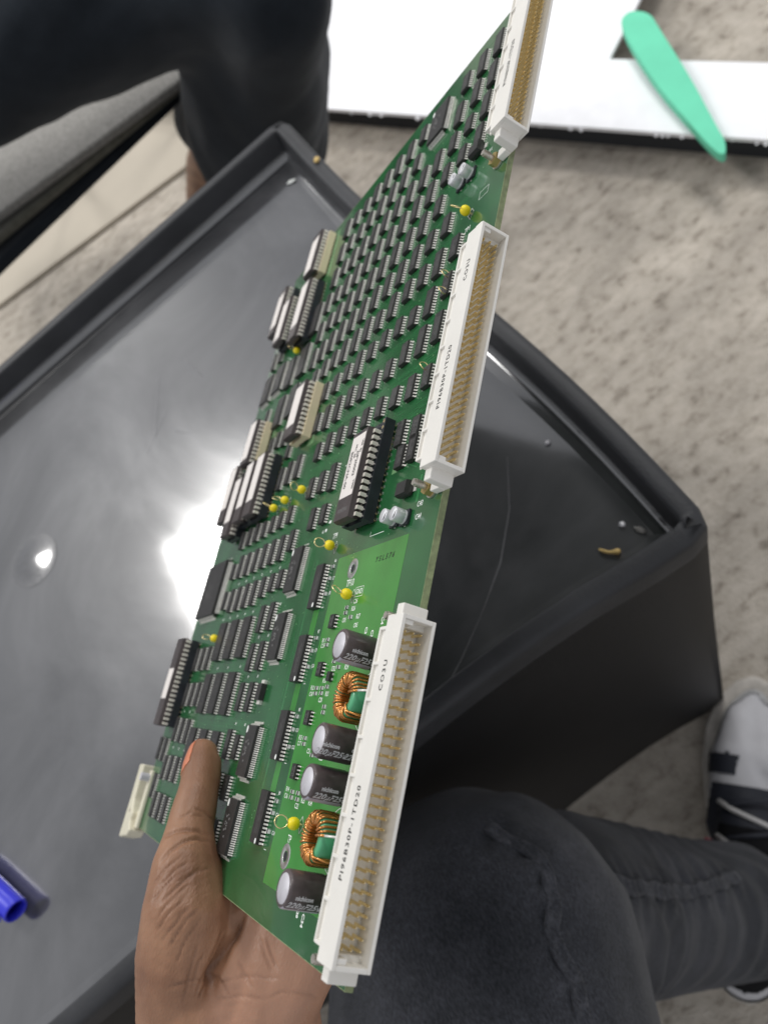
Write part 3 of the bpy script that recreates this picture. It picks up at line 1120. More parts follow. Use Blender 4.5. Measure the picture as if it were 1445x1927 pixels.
# ================================================================== THE CIRCUIT BOARD
# board axes: x along the connector edge, y in from that edge, z up from the component side; lengths in mm
MM = 0.001
BU, BV, BT = 366.7, 274.0, 2.3
board = bpy.data.objects.new('circuit_board', None)
board.empty_display_size = 0.02
COL.objects.link(board)
BR = [[-0.717438, -0.530182, -0.451873], [0.695705, -0.578568, -0.425738], [-0.035721, -0.619812, 0.783937]]
bm4 = Matrix.Identity(4)
for i in range(3):
    for j in range(3):
        bm4[i][j] = BR[i][j]
bm4[0][3], bm4[1][3], bm4[2][3] = -0.01933, -0.10192, 0.99016
board.matrix_world = bm4
tag(board, 'large green circuit board crowded with chips, held up by one hand', 'circuit board')

class MBmm(MB):
    def mesh(self, name, mats):
        self.v = [(x * MM, y * MM, z * MM) for x, y, z in self.v]
        return MB.mesh(self, name, mats)

def bpart(name, mb, mats, parent=board, loc=None, rot=None):
    me = mb.mesh(name, mats) if isinstance(mb, MB) else mb
    l = None if loc is None else tuple(c * MM for c in loc)
    return link(name, me, parent, l, rot)

# ---- laminate
def build_laminate():
    mb = MBmm()
    mb.box((0, 0, -BT), (BU, BV, -0.02))
    o = bpart('laminate', mb, ['laminate_edge'])
    mb = MBmm()
    e = 0.25
    mb.add([(e, e, 0), (BU - e, e, 0), (BU - e, BV - e, 0), (e, BV - e, 0)], [(0, 1, 2, 3)])
    bpart('solder_mask', mb, ['mask_dark'])
    mb = MBmm()
    mb.add([(e, e, -BT - 0.02), (BU - e, e, -BT - 0.02), (BU - e, BV - e, -BT - 0.02), (e, BV - e, -BT - 0.02)], [(3, 2, 1, 0)])
    bpart('rear_mask', mb, ['mask_rear'])
    # copper pour under the mask at the power corner, drawn as the paler green sheet it shows as
    mb = MBmm()
    poly = [(125.2, 16.6), (125.2, 70.6), (11.4, 70.4), (11.2, 16.6)]
    mb.add([(x, y, 0.03) for x, y in poly], [(0, 1, 2, 3)])
    bpart('copper_pour', mb, ['mask_light'])
    for (u0, u1, v0, v1) in ((95.5, 106.0, 78.3, 83.6), (67.4, 77.6, 78.6, 83.9), (39.0, 49.5, 78.8, 84.0)):
        mb = MBmm()
        mb.add([(u0, v0, 0.03), (u1, v0, 0.03), (u1, v1, 0.03), (u0, v1, 0.03)], [(0, 1, 2, 3)])
        bpart('copper_bar', mb, ['mask_light'])
    # bare pale margin along the far edge
    for poly in ([(2, 268.5), (30, 268.5), (30, 273.5), (2, 273.5)], [(326, 192.6), (362, 194.5), (362, 200), (326, 198)], [(228.0, 139.0), (237.5, 139.0), (237.5, 142.5), (228, 142.5)],
                 [(196.0, 139.5), (201.5, 139.5), (201.5, 147.5), (196, 147.5)], [(224.0, 214.5), (234, 214.5), (234, 219), (224, 219)], [(152.0, 36.0), (157, 36.0), (157, 40), (152, 40)]):
        mb = MBmm()
        mb.add([(x, y, 0.03) for x, y in poly], [(0, 1, 2, 3)])
        bpart('bare_patch', mb, ['mask_pale'])
build_laminate()

# ---- traces and vias, raised copper under the mask
def build_traces():
    mb = MBmm()
    z = 0.035
    def ribbon(pts, w):
        n = len(pts)
        L, R_ = [], []
        for i in range(n):
            a = np.array(pts[max(i - 1, 0)])
            c = np.array(pts[min(i + 1, n - 1)])
            d = (c - a) / (np.linalg.norm(c - a) + 1e-9)
            s = np.array([-d[1], d[0]]) * w / 2
            p = np.array(pts[i])
            L.append((*(p + s), z))
            R_.append((*(p - s), z))
        mb.add(L + R_, [(n + i, n + i + 1, i + 1, i) for i in range(n - 1)])
    def bundle(uc, v0, v1, k, pitch=0.62, jog=0.4):
        for i in range(k):
            u = uc + (i - (k - 1) / 2) * pitch
            a = v0 + rng.uniform(0, (v1 - v0) * 0.35)
            b = v1 - rng.uniform(0, (v1 - v0) * 0.35)
            pts = [(u, a)]
            if rng.random() < jog:
                m = rng.uniform(a, b)
                du = rng.choice([-1, 1]) * rng.uniform(0.6, 2.4)
                pts += [(u, m), (u + du, m + abs(du)), (u + du, b)]
            else:
                pts += [(u, b)]
            ribbon(pts, 0.24)
    for uc in (214.6, 232.3, 249.6, 267.0, 284.8, 302.6, 320.6, 339.2):
        bundle(uc, 16, 92, 6)
        bundle(uc, 70, 185, 6)
    for uc in (195.5,):
        bundle(uc, 18, 90, 8)
        bundle(uc + 0.4, 60, 140, 8)
    for uc in (176.8, 174.6):
        bundle(uc, 18, 60, 5, 0.7)
        bundle(uc + 1.5, 62, 150, 9)
    bundle(155.5, 88, 160, 7)
    bundle(138.5, 86, 126, 6)
    bundle(131.8, 112, 222, 5)
    bundle(150.0, 120, 215, 6)
    bundle(113.0, 120, 215, 4)
    bundle(86.5, 100, 205, 4)
    bundle(61.0, 110, 215, 4)
    bundle(43.0, 205, 250, 3)
    bundle(252.0, 178, 240, 4)
    # fan of stubs beside the quad flat packs and the 28-pin chips
    for uc in (126.3, 97.0, 50.8, 22.6):
        for i in range(22):
            u = uc - 9.2 + i * 0.84
            ribbon([(u, 104.4), (u, 104.4 - rng.uniform(2.5, 7.5))], 0.22)
        for i in range(6):
            v = 98 + i * 0.7
            ribbon([(uc - 9 + rng.uniform(0, 4), v), (uc + 9 - rng.uniform(0, 5), v)], 0.22)
    for uc in (115.1, 86.8, 58.5, 30.2):
        for i in range(14):
            u = uc - 8.25 + i * 1.27
            ribbon([(u, 87.5), (u, 87.5 + rng.uniform(2, 9))], 0.22)
            if rng.random() < 0.5:
                ribbon([(u, 77), (u, 77 - rng.uniform(0.8, 3.0))], 0.22)
    for i in range(150):
        u = rng.uniform(150, 360)
        v = rng.uniform(15, 180)
        d = rng.uniform(2, 9)
        if rng.random() < 0.5:
            ribbon([(u, v), (u, v + d), (u + d * .3, v + d * 1.3)], 0.26)
        else:
            ribbon([(u, v), (u + d, v)], 0.26)
    # wide runs
    ribbon([(20, 92), (128, 92.6)], 1.6)
    ribbon([(20, 95.2), (100, 95.2), (104, 98)], 0.5)
    ribbon([(136.0, 16.2), (146.0, 16.2)], 1.6)
    ribbon([(150, 21), (158, 40), (158, 58)], 0.5)
    t = bpart('copper_trace', mb, ['mask_trace'])
    t['kind'] = 'stuff'
    mb = MBmm()
    for i in range(420):
        u = rng.uniform(120, 362)
        v = rng.uniform(14, 250)
        r = rng.uniform(0.28, 0.42)
        mb.prism([(u + r * math.cos(k * 1.0472), v + r * math.sin(k * 1.0472)) for k in range(6)], 0.036, 0.06)
    for i in range(160):
        u = rng.uniform(14, 120)
        v = rng.uniform(88, 215)
        r = 0.34
        mb.prism([(u + r * math.cos(k * 1.0472), v + r * math.sin(k * 1.0472)) for k in range(6)], 0.036, 0.06)
    t = bpart('via', mb, ['mask_pale'])
    t['kind'] = 'stuff'
build_traces()

# ---- small outline chips
def gull_pin(mb, u, v_in, v_out, z_top, w, sgn, mi=0, t=0.2):
    """one bent lead: shoulder, drop and foot; v_in at the body, v_out the toe"""
    s = sgn
    L = abs(v_out - v_in)
    prof = [(0.0, z_top), (0.35 * L, z_top), (0.55 * L, 0.14), (L, 0.06)]
    up, lo = [], []
    for d, z in prof:
        up.append((v_in + s * d, z + t))
        lo.append((v_in + s * d, max(z, 0.04)))
    vs = []
    for x in (u - w / 2, u + w / 2):
        for (y, z) in up + lo[::-1]:
            vs.append((x, y, z))
    n = len(up) * 2
    fs = []
    m = len(up)
    for i in range(m - 1):
        fs.append((i, i + 1, n + i + 1, n + i))
        fs.append((m + i, m + i + 1, n + m + i + 1, n + m + i))
        fs.append((i, n - 1 - i, n - 2 - i, i + 1))
        fs.append((n + i, n + i + 1, 2 * n - 2 - i, 2 * n - 1 - i))
    fs.append((m - 1, m, n + m, n + m - 1))
    mb.add(vs, fs, mi)

def so_meshes(n_side, pitch, body_w, span, h, pin_w, name, marks=True, dot=False, seed=0):
    r = random.Random(seed)
    L = (n_side - 1) * pitch + 1.35
    mb = MBmm()
    mb.chip_body((-L / 2, -body_w / 2, 0.15), (L / 2, body_w / 2, h), 0.14, 0)
    if marks:
        # worn maker's print, too small to read
        for row, y in enumerate((-0.95, 0.55)):
            x = -L * 0.30
            while x < L * 0.30:
                w = r.uniform(0.28, 0.6)
                hh = r.uniform(0.45, 0.75)
                if r.random() < 0.8:
                    mb.add([(x, y - hh / 2, h + 0.012), (x + w, y - hh / 2, h + 0.012), (x + w, y - hh / 2 + 0.16, h + 0.012), (x, y - hh / 2 + 0.16, h + 0.012)], [(0, 1, 2, 3)], 1)
                    mb.add([(x, y - hh / 2, h + 0.014), (x + 0.15, y - hh / 2, h + 0.014), (x + 0.15, y + hh / 2, h + 0.014), (x, y + hh / 2, h + 0.014)], [(0, 1, 2, 3)], 1)
                x += w + 0.25
    # pin one dimple
    mb.prism([(-L / 2 + 0.9 + 0.35 * math.cos(k * .785), body_w / 2 - 0.95 + 0.35 * math.sin(k * .785)) for k in range(8)], h + 0.004, h + 0.016, 0)
    if dot:
        mb.prism([(-L / 2 + 1.1 + 0.95 * math.cos(k * .524), -body_w / 2 + 1.5 + 0.72 * math.sin(k * .524)) for k in range(12)], h + 0.004, h + 0.05, 2)
    body = mb.mesh(name, ['epoxy', 'grey_ink', 'silk'])
    mb = MBmm()
    for i in range(n_side):
        u = (i - (n_side - 1) / 2) * pitch
        for s in (-1, 1):
            gull_pin(mb, u, s * (body_w / 2 - 0.12), s * span / 2, h * 0.48, pin_w, s)
    pins = mb.mesh('pin_row', ['tin'])
    return body, pins

SO = {}
for n in (14, 16, 20):
    SO[n] = [so_meshes(n // 2, 1.27, 5.3, 7.8, 1.95, 0.60, 'small_chip', seed=n * 10 + k) for k in range(2)]
SO8 = so_meshes(4, 1.27, 3.9, 6.0, 1.6, 0.45, 'small_chip', seed=8)
SO28 = so_meshes(14, 1.27, 7.4, 10.4, 2.4, 0.62, 'wide_chip', dot=True, seed=28)
SO32 = so_meshes(16, 1.24, 11.2, 14.0, 2.4, 0.56, 'memory_chip', seed=32)

def put_chip(meshes, name, uc, vc, rot=0.0):
    b = link(name, meshes[0], board, (uc * MM, vc * MM, 0.0), (0, 0, rot))
    p = link('pin_row', meshes[1], b)
    p['kind'] = 'stuff'
    return b

# (u centre, v of the row of leads nearest the connectors, number of leads)
SMALL = [(331.3,21.7,20),(314.2,21.9,20),(297.1,22.1,20),(349.3,22.1,20),(165.8,22.3,14),(225.6,22.3,16),(186.3,22.4,14),(207.0,22.4,20),(243.0,22.3,16),
(331.2,33.8,20),(186.1,33.8,16),(206.2,33.8,20),(313.7,33.8,14),(348.7,33.9,20),(296.9,34.0,14),(167.3,34.1,16),(223.8,34.2,20),(241.9,34.2,20),(260.9,34.4,16),
(295.7,46.2,16),(313.0,46.2,16),(260.3,46.5,16),(278.2,46.5,16),(242.8,46.6,16),(330.0,46.6,20),(186.8,46.7,14),(206.3,46.7,16),(223.2,46.7,14),(349.2,46.7,16),
(242.4,58.8,16),(294.0,58.8,20),(311.8,58.8,20),(224.3,58.9,14),(258.8,58.9,20),(204.2,59.1,14),(276.7,59.1,20),(186.8,59.2,14),
(311.7,71.3,20),(258.5,71.3,20),(203.9,71.4,14),(276.1,71.4,20),(224.1,71.5,14),(294.1,71.6,20),(241.4,71.8,20),(186.6,71.6,14),
(258.5,83.9,20),(275.8,84.0,20),(311.7,84.0,20),(224.0,84.0,14),(293.8,84.0,20),(239.9,84.2,16),(186.5,84.4,14),(330.5,84.5,16),(204.6,84.4,16),(349.3,84.8,16),
(148.6,93.1,14),(165.8,93.5,20),(293.3,96.3,20),(223.1,96.4,20),(240.8,96.4,20),(205.6,96.6,16),(311.5,96.7,20),(186.2,96.8,14),(258.4,96.6,20),(276.0,96.8,20),(329.7,97.1,20),(348.2,97.5,20),
(149.1,105.5,16),(166.6,105.6,16),(223.3,108.8,14),(240.6,108.9,20),(258.2,109.0,20),(275.8,109.0,20),(293.2,109.1,20),(186.7,109.2,16),(204.4,109.2,20),(311.3,109.4,20),(329.5,109.6,20),(348.1,110.2,20),
(166.4,117.7,16),(222.6,121.2,16),(185.9,121.4,14),(240.7,121.5,20),(310.8,121.8,20),(258.1,121.5,20),(204.1,121.7,20),(275.6,121.7,20),(293.5,122.0,20),(329.5,122.3,20),(348.0,122.8,20),
(142.7,126.3,16),(72.0,127.9,20),(107.6,127.8,20),(124.6,127.8,14),(89.9,128.1,20),(35.0,128.5,16),(51.1,128.7,16),(17.4,128.7,16),
(241.3,133.7,16),(205.2,133.8,16),(257.9,133.9,20),(275.4,134.1,20),(222.9,134.0,16),(293.1,134.3,20),(311.0,134.6,20),(329.7,135.0,16),(347.7,135.6,20),
(141.2,138.5,20),(158.0,138.5,14),(124.5,139.0,14),(107.4,140.3,20),(72.1,140.9,20),(89.7,141.0,20),(51.7,141.1,20),(35.2,141.3,16),(17.4,141.3,16),
(240.9,145.8,16),(185.2,146.2,20),(292.9,146.5,20),(257.6,146.4,20),(329.0,146.9,16),(275.5,146.8,20),(311.3,147.2,20),(347.7,147.8,16),
(141.2,150.9,20),(157.9,150.9,14),(123.7,151.1,16),(240.4,157.8,14),(185.0,158.4,20),(257.5,158.7,20),(276.4,158.8,16),(294.0,159.2,16),(312.3,159.4,16),(330.2,160.2,16),(348.0,160.8,16),
(157.7,162.8,14),(141.1,163.3,20),(122.3,163.6,20),(184.8,170.4,20),(201.9,170.5,16),(257.3,170.8,20),(275.2,171.4,20),(294.4,171.6,20),(312.2,172.0,20),(330.2,172.6,20),(348.2,173.2,20),
(157.6,175.0,14),(122.3,175.9,20),(141.0,175.9,20),(214.6,184.5,20),(158.3,187.3,16),(122.1,188.2,20),(141.0,188.4,20),(215.7,196.4,16),
(158.2,199.4,16),(122.1,200.5,20),(141.0,200.7,20),(215.0,207.5,16),(158.1,212.0,16),(140.1,212.8,14),(123.5,213.4,16),(92.0,214.3,20),(53.7,215.0,20),(72.9,214.8,20),(34.7,216.0,20),(15.2,216.8,20),
(92.3,226.4,20),(72.8,226.6,20),(53.8,227.2,20),(15.3,228.8,20),(34.6,228.6,20),(244.0,236.5,16),(92.1,238.5,20),(72.8,239.0,20),(53.9,239.7,20),(33.8,241.3,20),(15.0,241.8,20),
(293.1,246.5,16),(42.3,252.6,20),(23.3,254.0,20),(293.4,259.0,20),(42.5,264.2,20),(156.0,22.4,14),(156.0,33.0,14)]
SMALL = [s for s in SMALL if not (150 < s[0] < 160 and s[1] < 40)] + [(157.8, 21.8, 16), (156.6, 29.8, 14)]
for i, (u, v, n) in enumerate(SMALL):
    put_chip(SO[n][i % 2], 'small_chip', u + rng.normal(0, 0.08), v + 3.35, rng.normal(0, 0.006))
for u, v in ((99.5, 59.4), (82.3, 60.7), (65.4, 61.4), (47.4, 62.0)):
    put_chip(SO8, 'small_chip', u, v + 1.0)
for u in (115.1, 86.8, 58.5, 30.2):
    put_chip(SO28, 'wide_chip', u, 82.6)
for u, v in ((100.0, 155.8), (100.0, 175.7), (99.9, 195.3), (73.4, 156.5), (73.5, 177.0), (73.3, 196.4), (46.4, 156.8), (46.4, 177.2), (46.4, 197.0),
             (264.4, 185.9), (264.7, 206.9), (238.1, 186.1), (238.2, 206.6), (291.0, 183.5)):
    put_chip(SO32, 'memory_chip', u, v + 6.4)

# ---- quad flat packs
def qfp_meshes(bu, bv, nu, nv, pitch, h, name, lead=1.7, dot=True, pw=0.44):
    mb = MBmm()
    mb.chip_body((-bu / 2, -bv / 2, 0.25), (bu / 2, bv / 2, h), 0.16, 0)
    r = random.Random(nu)
    for y in (-bv * 0.12, bv * 0.02, bv * 0.16):
        x = -bu * 0.22
        while x < bu * 0.2:
            w = r.uniform(0.4, 0.9)
            mb.add([(x, y, h + 0.012), (x + w, y, h + 0.012), (x + w, y + 0.9, h + 0.012), (x, y + 0.9, h + 0.012)], [(0, 1, 2, 3)], 1) if r.random() < .55 else None
            x += w + 0.35
    if dot:
        cx_, cy_ = bu / 2 - 1.9, bv / 2 - 1.4
        mb.prism([(cx_ + 1.5 * math.cos(k * .524), cy_ + 0.85 * math.sin(k * .524)) for k in range(12)], h + 0.004, h + 0.06, 2)
    body = mb.mesh(name, ['epoxy', 'grey_ink', 'silk'])
    mb = MBmm()
    for i in range(nu):
        u = (i - (nu - 1) / 2) * pitch
        for s in (-1, 1):
            gull_pin(mb, u, s * (bv / 2 - 0.1), s * (bv / 2 + lead), h * 0.5, pw, s)
    k0 = len(mb.v)
    m2 = MBmm()
    for i in range(nv):
        u = (i - (nv - 1) / 2) * pitch
        for s in (-1, 1):
            gull_pin(m2, u, s * (bu / 2 - 0.1), s * (bu / 2 + lead), h * 0.5, pw, s)
    mb.add([(y, x, z) for x, y, z in m2.v], [tuple(reversed(f)) for f in m2.f])
    return body, mb.mesh('pin_row', ['tin'])
QFP = qfp_meshes(20, 12.0, 24, 14, 0.8, 2.7, 'quad_flat_chip')
for u in (126.4, 97.2, 50.8, 22.6):
    put_chip(QFP, 'quad_flat_chip', u, 106.0 + 7.6)
QFPT = qfp_meshes(20, 14, 24, 16, 0.8, 2.7, 'quad_flat_chip')
put_chip(QFPT, 'quad_flat_chip', 342.8, 70.6)
QFPL = qfp_meshes(32, 36, 60, 66, 0.5, 3.6, 'quad_flat_chip', 2.2, True, 0.30)
put_chip(QFPL, 'quad_flat_chip', 132.6, 246.2)
QFPM = qfp_meshes(20, 14, 24, 16, 0.8, 2.7, 'quad_flat_chip', dot=False)
put_chip(QFPM, 'quad_flat_chip', 269.5, 235.2)
put_chip(QFPM, 'quad_flat_chip', 269.5, 257.0)

# ---- dual in-line chips in sockets
def dip(uc, v_front, n_side, socket, extra=0, label=True, lab=(0.16, 1.0), individual=False, pitch=15.24, mat_body='epoxy_brown', bare_end=0.0):
    """v_front: y of the leads nearest the connectors; extra: free socket positions at the +u end"""
    vc = v_front + pitch / 2
    L = n_side * 2.54 + 0.9
    root_mb = MBmm()
    root_mb.chip_body((-L / 2, -6.6, 5.9), (L / 2, 6.6, 9.9), 0.35, 0)
    # end notch
    root_mb.prism([(L / 2 - 0.36 - 1.3 * math.sin(k * math.pi / 8), 1.3 * math.cos(k * math.pi / 8)) for k in range(9)], 9.9, 9.93, 1)
    name = 'socketed_chip'
    b = bpart(name, root_mb, [mat_body, 'socket_black'], board, (uc, vc, 0))
    # socket
    Ls = (n_side + extra) * 2.54
    x0 = -n_side * 2.54 / 2
    mb = MBmm()
    for s in (-1, 1):
        mb.box((x0, s * 7.62 - 1.45, 0.9), (x0 + Ls, s * 7.62 + 1.45, 5.0), 0)
        for i in range(n_side + extra):
            x = x0 + (i + 0.5) * 2.54
            mb.box((x - 0.28, s * 7.62 - 0.2, 0.02), (x + 0.28, s * 7.62 + 0.2, 0.9), 1)
            if s < 0:
                mb.box((x - 0.5, s * 7.62 - 2.2, 0.02), (x + 0.5, s * 7.62 - 1.5, 0.22), 2)
            if i >= n_side:
                mb.cyl((x, s * 7.62, 5.0), (x, s * 7.62, 5.06), 0.7, n=10, mi=1)
    for x in (x0 + 0.02, x0 + Ls / 2 - 1.2, x0 + Ls - 2.4):
        mb.box((x, -6.2, 1.4), (x + 2.38, 6.2, 3.9), 0)
    bpart('socket', mb, [socket, 'gold', 'solder'], b)
    # leads
    def lead(mb2, x, s):
        y0, y1 = 6.35, 7.9
        mb2.box((x - 0.72, min(s * y0, s * y1), 7.65), (x + 0.72, max(s * y0, s * y1), 7.95), 0)
        mb2.box((x - 0.72, min(s * (y1 - 0.02), s * (y1 + 0.26)), 5.5), (x + 0.72, max(s * (y1 - 0.02), s * (y1 + 0.26)), 7.93), 0)
        mb2.box((x - 0.26, min(s * (y1 - 0.06), s * (y1 + 0.20)), 4.6), (x + 0.26, max(s * (y1 - 0.06), s * (y1 + 0.20)), 5.5), 0)
    if individual:
        me_ = {}
        for s in (-1, 1):
            mb2 = MBmm()
            lead(mb2, 0, s)
            me_[s] = mb2.mesh('lead', ['leg_tin'])
            for i in range(n_side):
                x = -L / 2 + 0.45 + (i + 0.5) * 2.54
                bpart('lead', me_[s], None, b, (x, 0, 0))
    else:
        mb2 = MBmm()
        for s in (-1, 1):
            for i in range(n_side):
                lead(mb2, -L / 2 + 0.45 + (i + 0.5) * 2.54, s)
        p = bpart('pin_row', mb2, ['leg_tin'], b)
        p['kind'] = 'stuff'
    if label:
        mb = MBmm()
        a0 = -L / 2 + L * lab[0]
        a1 = -L / 2 + L * lab[1] - 0.9
        sl = 2.2
        mb.prism([(a0, -5.4), (a1, -5.4), (a1, 5.6), (a0 - 0, 5.6)], 9.91, 10.0, 0)
        bpart('paper_label', mb, ['label_paper'], b)
    return b

front_dip = dip(152.2, 45.9, 14, 'socket_black', extra=2, lab=(0.25, 0.97), individual=True)
for (u, vf, n) in ((183.0, 183.2, 14), (183.2, 201.6, 14), (178.0, 219.7, 14), (190.0, 238.5, 14)):
    dip(u, vf, n, 'socket_black', lab=(0.24, 1.0))
dip(214.5, 144.3, 12, 'cream_plastic', lab=(0.20, 0.96))
dip(220.0, 222.6, 11, 'cream_plastic', lab=(0.12, 1.0))
dip(300.2, 195.0, 16, 'socket_black', lab=(0.22, 0.98))
dip(344.8, 200.6, 12, 'cream_plastic', lab=(0.05, 0.9))
dip(310.0, 230.5, 13, 'socket_black', lab=(0.08, 0.95))
dip(327.0, 250.6, 14, 'socket_black', lab=(0.16, 0.9))
dip(78.5, 248.6, 19, 'socket_black', lab=(0.30, 0.66))

# print on the front label
def btext(s, u, v, z, size, mode='n', matname='silk', parent=board, sx=0.8, bold=0.0, space=1.0, name='printed_text', shear=0.0):
    """mode n: reads towards -v with letter tops towards +u; up: reads towards +u, tops towards +v; down: reads towards -u, tops towards -v"""
    me = text_mesh(s, size * MM, sx, bold=bold * MM, space=space, shear=shear)
    me.materials.clear()
    me.materials.append(MATS[matname])
    o = link(name, me, parent, (u * MM, v * MM, z * MM))
    if mode == 'n':
        o.rotation_euler = (0, 0, -math.pi / 2)
    elif mode == 'up':
        o.rotation_euler = (0, 0, 0)
    elif mode == 'down':
        o.rotation_euler = (0, 0, math.pi)
    elif mode == 'cross':
        o.rotation_euler = (0, 0, math.pi / 2)
    return o
for s, x, y, sz in (('VER  IN', 10.5, -4.2, 1.7), ('2IF20003', 4.0, -2.0, 3.0), ('PRC  BB', 9.5, 0.6, 1.7), ('B0E2CNA-00', 2.4, 3.4, 2.9), ('V000', -5.0, -4.2, 1.9)):
    btext(s, x, y, 10.02, sz, 'down', 'black_ink', front_dip, 0.95, 0.07)
for s, x, y, sz in (('B0E2', -14.2, -1.8, 2.2), ('0028', -14.2, 2.0, 2.2)):
    btext(s, x, y, 9.93, sz, 'cross', 'grey_ink', front_dip, 0.9)

# ---- the three 96-way connectors
def build_connector(uc, pins_individual=True, text=True):
    root = bpart('pin_connector', MBmm(), ['white_plastic'], board, (uc, 0, 0)) if False else None
    mb = MBmm()
    hl = 43.6
    # body lengthwise profile pieces (x along u, y = v, z = w); front mouth at y=-10, board edge at y=0
    # top deck
    mb.box((-hl, -10.0, 8.9), (hl, -1.2, 10.1), 0)
    # rear wall band with pockets: ribs between the recesses
    mb.box((-hl, -1.2, 8.9), (hl, 0.0, 9.3), 0)
    mb.box((-hl + 3.2, 1.9, 7.2), (hl - 3.2, 2.6, 10.1), 0)
    nrib = 8
    for i in range(nrib + 1):
        x = -hl + 3.6 + i * (2 * hl - 7.2) / nrib
        mb.box((x - 0.5, -1.2, 7.2), (x + 0.5, 1.9, 10.1), 0)
    mb.box((-hl + 3.2, 0.0, 7.1), (hl - 3.2, 1.9, 9.25), 0)
    # inner back wall (floor of the mouth) and lower deck
    mb.box((-hl, -1.9, 0.05), (hl, -1.2, 8.9), 0)
    mb.box((-hl + 3.2, -1.2, 0.06), (hl - 3.2, 2.0, 7.1), 0)
    mb.box((-hl, -10.0, -0.65), (hl, -1.9, 0.35), 0)
    # mouth ends
    for s in (-1, 1):
        a, c = sorted((s * hl, s * (hl - 1.3)))
        mb.box((a, -10.0, 0.35), (c, -1.9, 8.9), 0)
        # key
        a, c = sorted((s * (hl - 1.3), s * (hl - 2.7)))
        mb.box((a, -9.4, 6.1), (c, -1.9, 8.9), 0)
    # raised bed the pins stand in
    mb.box((-41.0, -2.6, 1.0), (41.0, -1.9, 8.4), 0)
    body = bpart('pin_connector', mb, ['white_plastic'], board, (uc, 0, 0))
    bevel(body, 0.00022, 2)
    for s in (-1, 1):
        mb = MBmm()
        # mounting ear: block on the board plus a tongue past its edge
        a, c = sorted((s * (hl + 3.9), s * (hl - 3.0)))
        mb.box((a, -5.6, 0.1), (c, -1.95, 8.3), 0)
        a, c = sorted((s * (hl + 3.9), s * (hl + 0.2)))
        mb.box((a, -1.94, 0.1), (c, 3.2, 2.9), 0)
        o = bpart('mounting_ear', mb, ['white_plastic'], body)
        bevel(o, 0.0004, 2)
        # screw: stud, nut and washer
        mb = MBmm()
        x, y = s * (hl + 1.5), 6.4
        mb.cyl((x, y, 0.0), (x, y, 7.4), 1.15, n=14)
        for k in range(5):
            mb.cyl((x, y, 4.2 + k * 0.55), (x, y, 4.5 + k * 0.55), 1.35, n=14)
        mb.cyl((x, y, 0.1), (x, y, 0.7), 3.0, n=20)
        mb.prism([(x + 2.7 * math.cos(k * 1.0472), y + 2.7 * math.sin(k * 1.0472)) for k in range(6)], 0.7, 3.0, 1)
        bpart('screw', mb, ['steel', 'brass'], body)
    # pins
    mb = MBmm()
    w = 0.35
    vs = []
    for y, r in ((-2.4, w), (-7.2, w), (-8.0, 0.14)):
        vs += [(-r, y, -r), (r, y, -r), (r, y, r), (-r, y, r)]
    fs = [(8, 9, 10, 11)]
    for l in (0, 4):
        for i in range(4):
            j = (i + 1) % 4
            fs.append((l + i, l + j, l + 4 + j, l + 4 + i))
    mb.add(vs, fs)
    pm = mb.mesh('pin', ['gold'])
    for i in range(32):
        x = (i - 15.5) * 2.54
        for k, z in enumerate((2.15, 4.69, 7.23)):
            bpart('pin', pm, None, body, (x, 0, z))
    btext('PI96B30P-1TD20', -13.5, -5.2, 10.13, 2.7, 'up', 'black_ink', body, 1.0, 0.05, 1.22)
    btext('CO3U', 26.5, -5.6, 10.13, 2.7, 'up', 'black_ink', body, 1.0, 0.05, 1.3)
    return body
for uc in (50.2, 183.1, 315.4):
    build_connector(uc)

